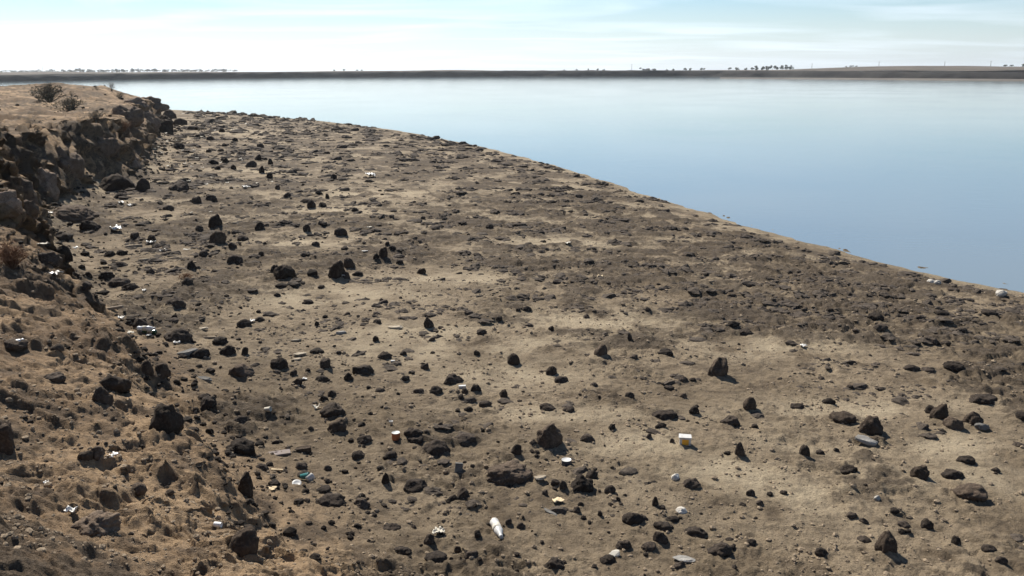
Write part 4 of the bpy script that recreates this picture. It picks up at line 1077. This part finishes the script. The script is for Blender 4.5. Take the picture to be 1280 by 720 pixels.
for (o, u, v, a, b, k, wv, hv) in ROCKS:
    cat = 'earth block' if k == 'e' else 'rock'
    if (u, v) in special:
        tag(o, special[(u, v)][0], cat, GROUPS[k]); continue
    ph, ax, ay = min(ANCHORS, key=lambda q: (q[1] - o.location.x) ** 2 + (q[2] - o.location.y) ** 2)
    dx, dy = o.location.x - ax, o.location.y - ay
    hv_ = Vector((ax, ay)).normalized()
    depth = dx * hv_.x + dy * hv_.y; side = dx * hv_.y - dy * hv_.x
    if abs(depth) > abs(side): rel = 'beyond' if depth > 0 else 'in front of'
    else: rel = 'water-side of' if side > 0 else 'bank-side of'
    shp = 'upright' if k == 'u' or b > 1.05 * a else 'low' if b < 0.5 * a else 'lumpy'
    noun = {'d': 'black clod', 'u': 'black clod', 'b': 'brown rock', 'e': 'earth block'}[k]
    base = f'{size_word(wv)} {shp} {noun} {rel} {ph}'
    pending.setdefault(base, []).append(((dx * dx + dy * dy), o, cat, k))
for base, lst in pending.items():
    lst.sort(key=lambda q: q[0])
    for i, (_, o, cat, k) in enumerate(lst):
        tag(o, base if len(lst) == 1 else f'{base}, {ORD[i]} out', cat, GROUPS[k])

# ------------------------------------------------------------------ loose rubble too small to count
def rubble():
    r = np.random.default_rng(5)
    lib = []
    for s in range(14):
        V, F = rock_shape(5000 + s, 1 if s < 8 else 2, 1, 0.85, 0.62, 5, 1.15)
        lib.append((V, F))
    heaps = [(820, 660, 0.45), (420, 620, 0.45), (500, 680, 0.45), (395, 480, 0.6), (320, 450, 0.9), (560, 700, 0.35), (250, 480, 0.6), (300, 210, 4.0), (330, 240, 3.0), (230, 200, 3.5), (170, 300, 1.3), (230, 300, 1.6), (140, 345, 0.8), (300, 330, 1.5), (390, 300, 1.6),
             (440, 500, 0.7), (360, 600, 0.35), (330, 540, 0.5), (710, 600, 0.35), (1180, 470, 0.8), (270, 560, 0.35), (540, 630, 0.4), (470, 560, 0.5), (215, 250, 2.5), (260, 270, 2.2), (350, 410, 0.9)]
    pts = []
    def add(u, v, size):
        p, n, t = hit(u, v)
        if p.z < 0.06 or t > 90: return
        pts.append((p, size, t))
    for i in range(4200):      # evenly over the beach and slope in plan, thinning outward
        a = r.uniform(R(-33), R(33)); q = 4.5 * (75 / 4.5) ** (r.uniform(0, 1) ** 0.85)
        x, y = q * math.sin(a), q * math.cos(a)
        side = (float(np.interp(y, toe_y, toe_x)) - x) * -1.0
        if r.uniform() > 0.16 + 0.84 * math.exp(-max(side, 0) / (1.2 + 0.16 * q)): continue
        g, n = drop(x, y)
        if g.z < 0.08: continue
        pts.append((g, float(np.clip(r.lognormal(-4.65, 0.6), 0.004, 0.030)) * (0.7 + q / 16), q))
    for i in range(0):
        a = r.uniform(R(-33), R(33)); q = 4.2 * (16 / 4.2) ** r.uniform(0, 1)
        g, n = drop(q * math.sin(a), q * math.cos(a))
        if g.z > 0.06: pts.append((g, float(np.clip(r.lognormal(-5.0, 0.45), 0.003, 0.016)) * (0.7 + q / 14), 99))
    for (u, v, sp) in heaps:
        c, n, t = hit(u, v)
        for i in range(int(34)):
            x, y = c.x + r.normal() * sp, c.y + r.normal() * sp * 1.3
            g, n = drop(x, y)
            if g.z < 0.08: continue
            pts.append((g, float(np.clip(r.lognormal(-4.45, 0.6), 0.004, 0.028)) * (0.7 + t / 15), t))
    for i in range(1300):      # talus along the foot of the bank
        y = 5 * (62 / 5) ** r.uniform(0, 1)
        x = float(np.interp(y, toe_y, toe_x)) + abs(r.normal()) * (0.35 + 0.02 * y) - 0.3
        g, n = drop(x, y)
        pts.append((g, float(np.clip(r.lognormal(-4.15, 0.65), 0.006, 0.06)) * (0.75 + y / 18), y))
    Vs = []; Fs = []; off = 0
    for p, s, t in pts:
        V, F = lib[r.integers(0, 14) if t < 14 and s > 0.03 else r.integers(0, 8)]
        a = r.uniform(0, 6.283); c, sn = math.cos(a), math.sin(a)
        Q = V * (s * np.array([1, r.uniform(0.7, 1.1), r.uniform(0.6, 1.2)]))
        Q = np.stack([Q[:, 0] * c - Q[:, 1] * sn, Q[:, 0] * sn + Q[:, 1] * c, Q[:, 2]], 1) + np.array(p) + np.array([0, 0, s * 0.22])
        Vs.append(Q); Fs.append(F + off); off += len(V)
    me = mesh_np('rubble', np.concatenate(Vs), np.concatenate(Fs), False, M_RUBBLE)
    o = obj('rubble', me); o['kind'] = 'stuff'; o['label'] = 'small dark stones and clods strewn over the shore'; o['category'] = 'rubble'
def crust_lumps():
    """flat crumbling cakes of dried dark crust, clumped where the beach is crusted"""
    r = np.random.default_rng(15)
    n = 220000
    a = r.uniform(R(-33), R(34), n); q = 6.0 * (85 / 6.0) ** (r.uniform(0, 1, n) ** 0.8)
    x, y = q * np.sin(a), q * np.cos(a)
    z, cr, bank, wet, pale, d = shore_fields(x, y, np.full(n, 0.05))
    clump = fbm2(x * 0.9 + 90, y * 1.5, 4, 0.55) + 0.25 * fbm2(x * 0.2, y * 0.2 + 8, 2)
    zone = sstep(6, 17, y + 0.45 * x) * 0.82 + 0.16
    prob = zone * sstep(0.02, 0.20, clump) * (1 - 0.9 * pale) * (bank < 0.05) * (z > 0.03) * (d < -0.6)
    ok = np.nonzero(r.uniform(0, 1, n) < prob * 0.62)[0]
    r.shuffle(ok); ok = ok[:20000]
    lib = []
    for s in range(10):
        V, F = rock_shape(7000 + s, 1 if s < 6 else 2, 1.0, 0.75, 0.36, 3, 2.0); V[:, 2] = np.maximum(V[:, 2], -0.05); lib.append((V, F))
    Vs = []; Fs = []; off = 0
    for i in ok:
        g, nn = drop(x[i], y[i])
        s = float(np.clip(r.lognormal(-3.15, 0.6), 0.012, 0.17)) * (0.24 + q[i] / 25)
        V, F = lib[r.integers(0, 6) if s < 0.06 else r.integers(6, 10)]
        c, sn = math.cos(k := r.uniform(0, 6.283)), math.sin(k)
        Q = V * (s * np.array([1.0, r.uniform(0.7, 1.2), r.uniform(0.6, 1.35)]))
        Q = np.stack([Q[:, 0] * c - Q[:, 1] * sn, Q[:, 0] * sn + Q[:, 1] * c, Q[:, 2]], 1) + np.array(g) + np.array([0, 0, -0.003])
        Vs.append(Q); Fs.append(F + off); off += len(V)
    o = obj('crust_debris', mesh_np('crust_debris', np.concatenate(Vs), np.concatenate(Fs), False, M_CRUST))
    o['kind'] = 'stuff'; o['label'] = 'flat crumbling cakes of dark dried crust on the beach'; o['category'] = 'crust'
M_CRUST = rock_material('dried_crust', (0.034, 0.027, 0.021), (0.068, 0.053, 0.040), (0.13, 0.10, 0.072))
crust_lumps()
def crumbs():
    r = np.random.default_rng(25)
    lib = [rock_shape(9000 + s, 1, 1, 0.85, 0.7, 4, 1.2) for s in range(8)]
    Vs = []; Fs = []; off = 0; cnt = 0
    n = 40000
    a = r.uniform(R(-34), R(34), n); q = 4.0 * (17 / 4.0) ** r.uniform(0, 1, n)
    x, y = q * np.sin(a), q * np.cos(a)
    cl = fbm2(x * 1.1, y * 1.1 + 300, 4, 0.6)
    bias = np.where(x < np.interp(y, toe_y, toe_x) + 0.8, 0.06, 0.0)
    ok = np.nonzero(r.uniform(0, 1, n) < np.clip(0.25 + bias + cl * 1.3, 0.05, 1))[0][:15000]
    for i in ok:
        g, nn = drop(x[i], y[i])
        if g.z < 0.06: continue
        s = float(np.clip(r.lognormal(-4.75, 0.5), 0.004, 0.026)) * (0.65 + q[i] / 14)
        V, F = lib[r.integers(0, 8)]
        c, sn = math.cos(k := r.uniform(0, 6.283)), math.sin(k)
        Q = V * (s * np.array([1.0, r.uniform(0.7, 1.2), r.uniform(0.6, 1.2)]))
        Q = np.stack([Q[:, 0] * c - Q[:, 1] * sn, Q[:, 0] * sn + Q[:, 1] * c, Q[:, 2]], 1) + np.array(g) + np.array([0, 0, s * 0.15])
        Vs.append(Q); Fs.append(F + off); off += len(V)
    o = obj('soil_crumbs', mesh_np('soil_crumbs', np.concatenate(Vs), np.concatenate(Fs), False, M_CRUMB))
    o['kind'] = 'stuff'; o['label'] = 'fine tan crumbs of soil littering the slope and beach'; o['category'] = 'soil crumbs'
M_CRUMB = rock_material('soil_crumb', (0.115, 0.086, 0.057), (0.20, 0.150, 0.098), (0.27, 0.205, 0.135))
crumbs()
M_RUBBLE = rock_material('loose_rubble', (0.022, 0.017, 0.013), (0.052, 0.039, 0.029), (0.098, 0.074, 0.052))
rubble()
# ------------------------------------------------------------------ the air
bm = bmesh.new(); bmesh.ops.create_cube(bm, size=1.0)
bmesh.ops.scale(bm, vec=(11200, 11200, 34), verts=bm.verts); bmesh.ops.translate(bm, vec=(0, 0, 13.5), verts=bm.verts)
hm = bpy.data.materials.new('thin_haze'); hm.use_nodes = True
ht = hm.node_tree; ht.nodes.clear()
pv = ht.nodes.new('ShaderNodeVolumePrincipled'); pv.inputs['Color'].default_value = (0.93, 0.97, 1.0, 1); pv.inputs['Density'].default_value = 0.00013
pv.inputs['Anisotropy'].default_value = 0.35
ho = ht.nodes.new('ShaderNodeOutputMaterial'); ht.links.new(pv.outputs[0], ho.inputs['Volume'])
hz = obj('haze', bm_mesh('haze', bm, hm)); hz['kind'] = 'stuff'; hz['label'] = 'thin pale haze over the lake and plain'; hz['category'] = 'haze'
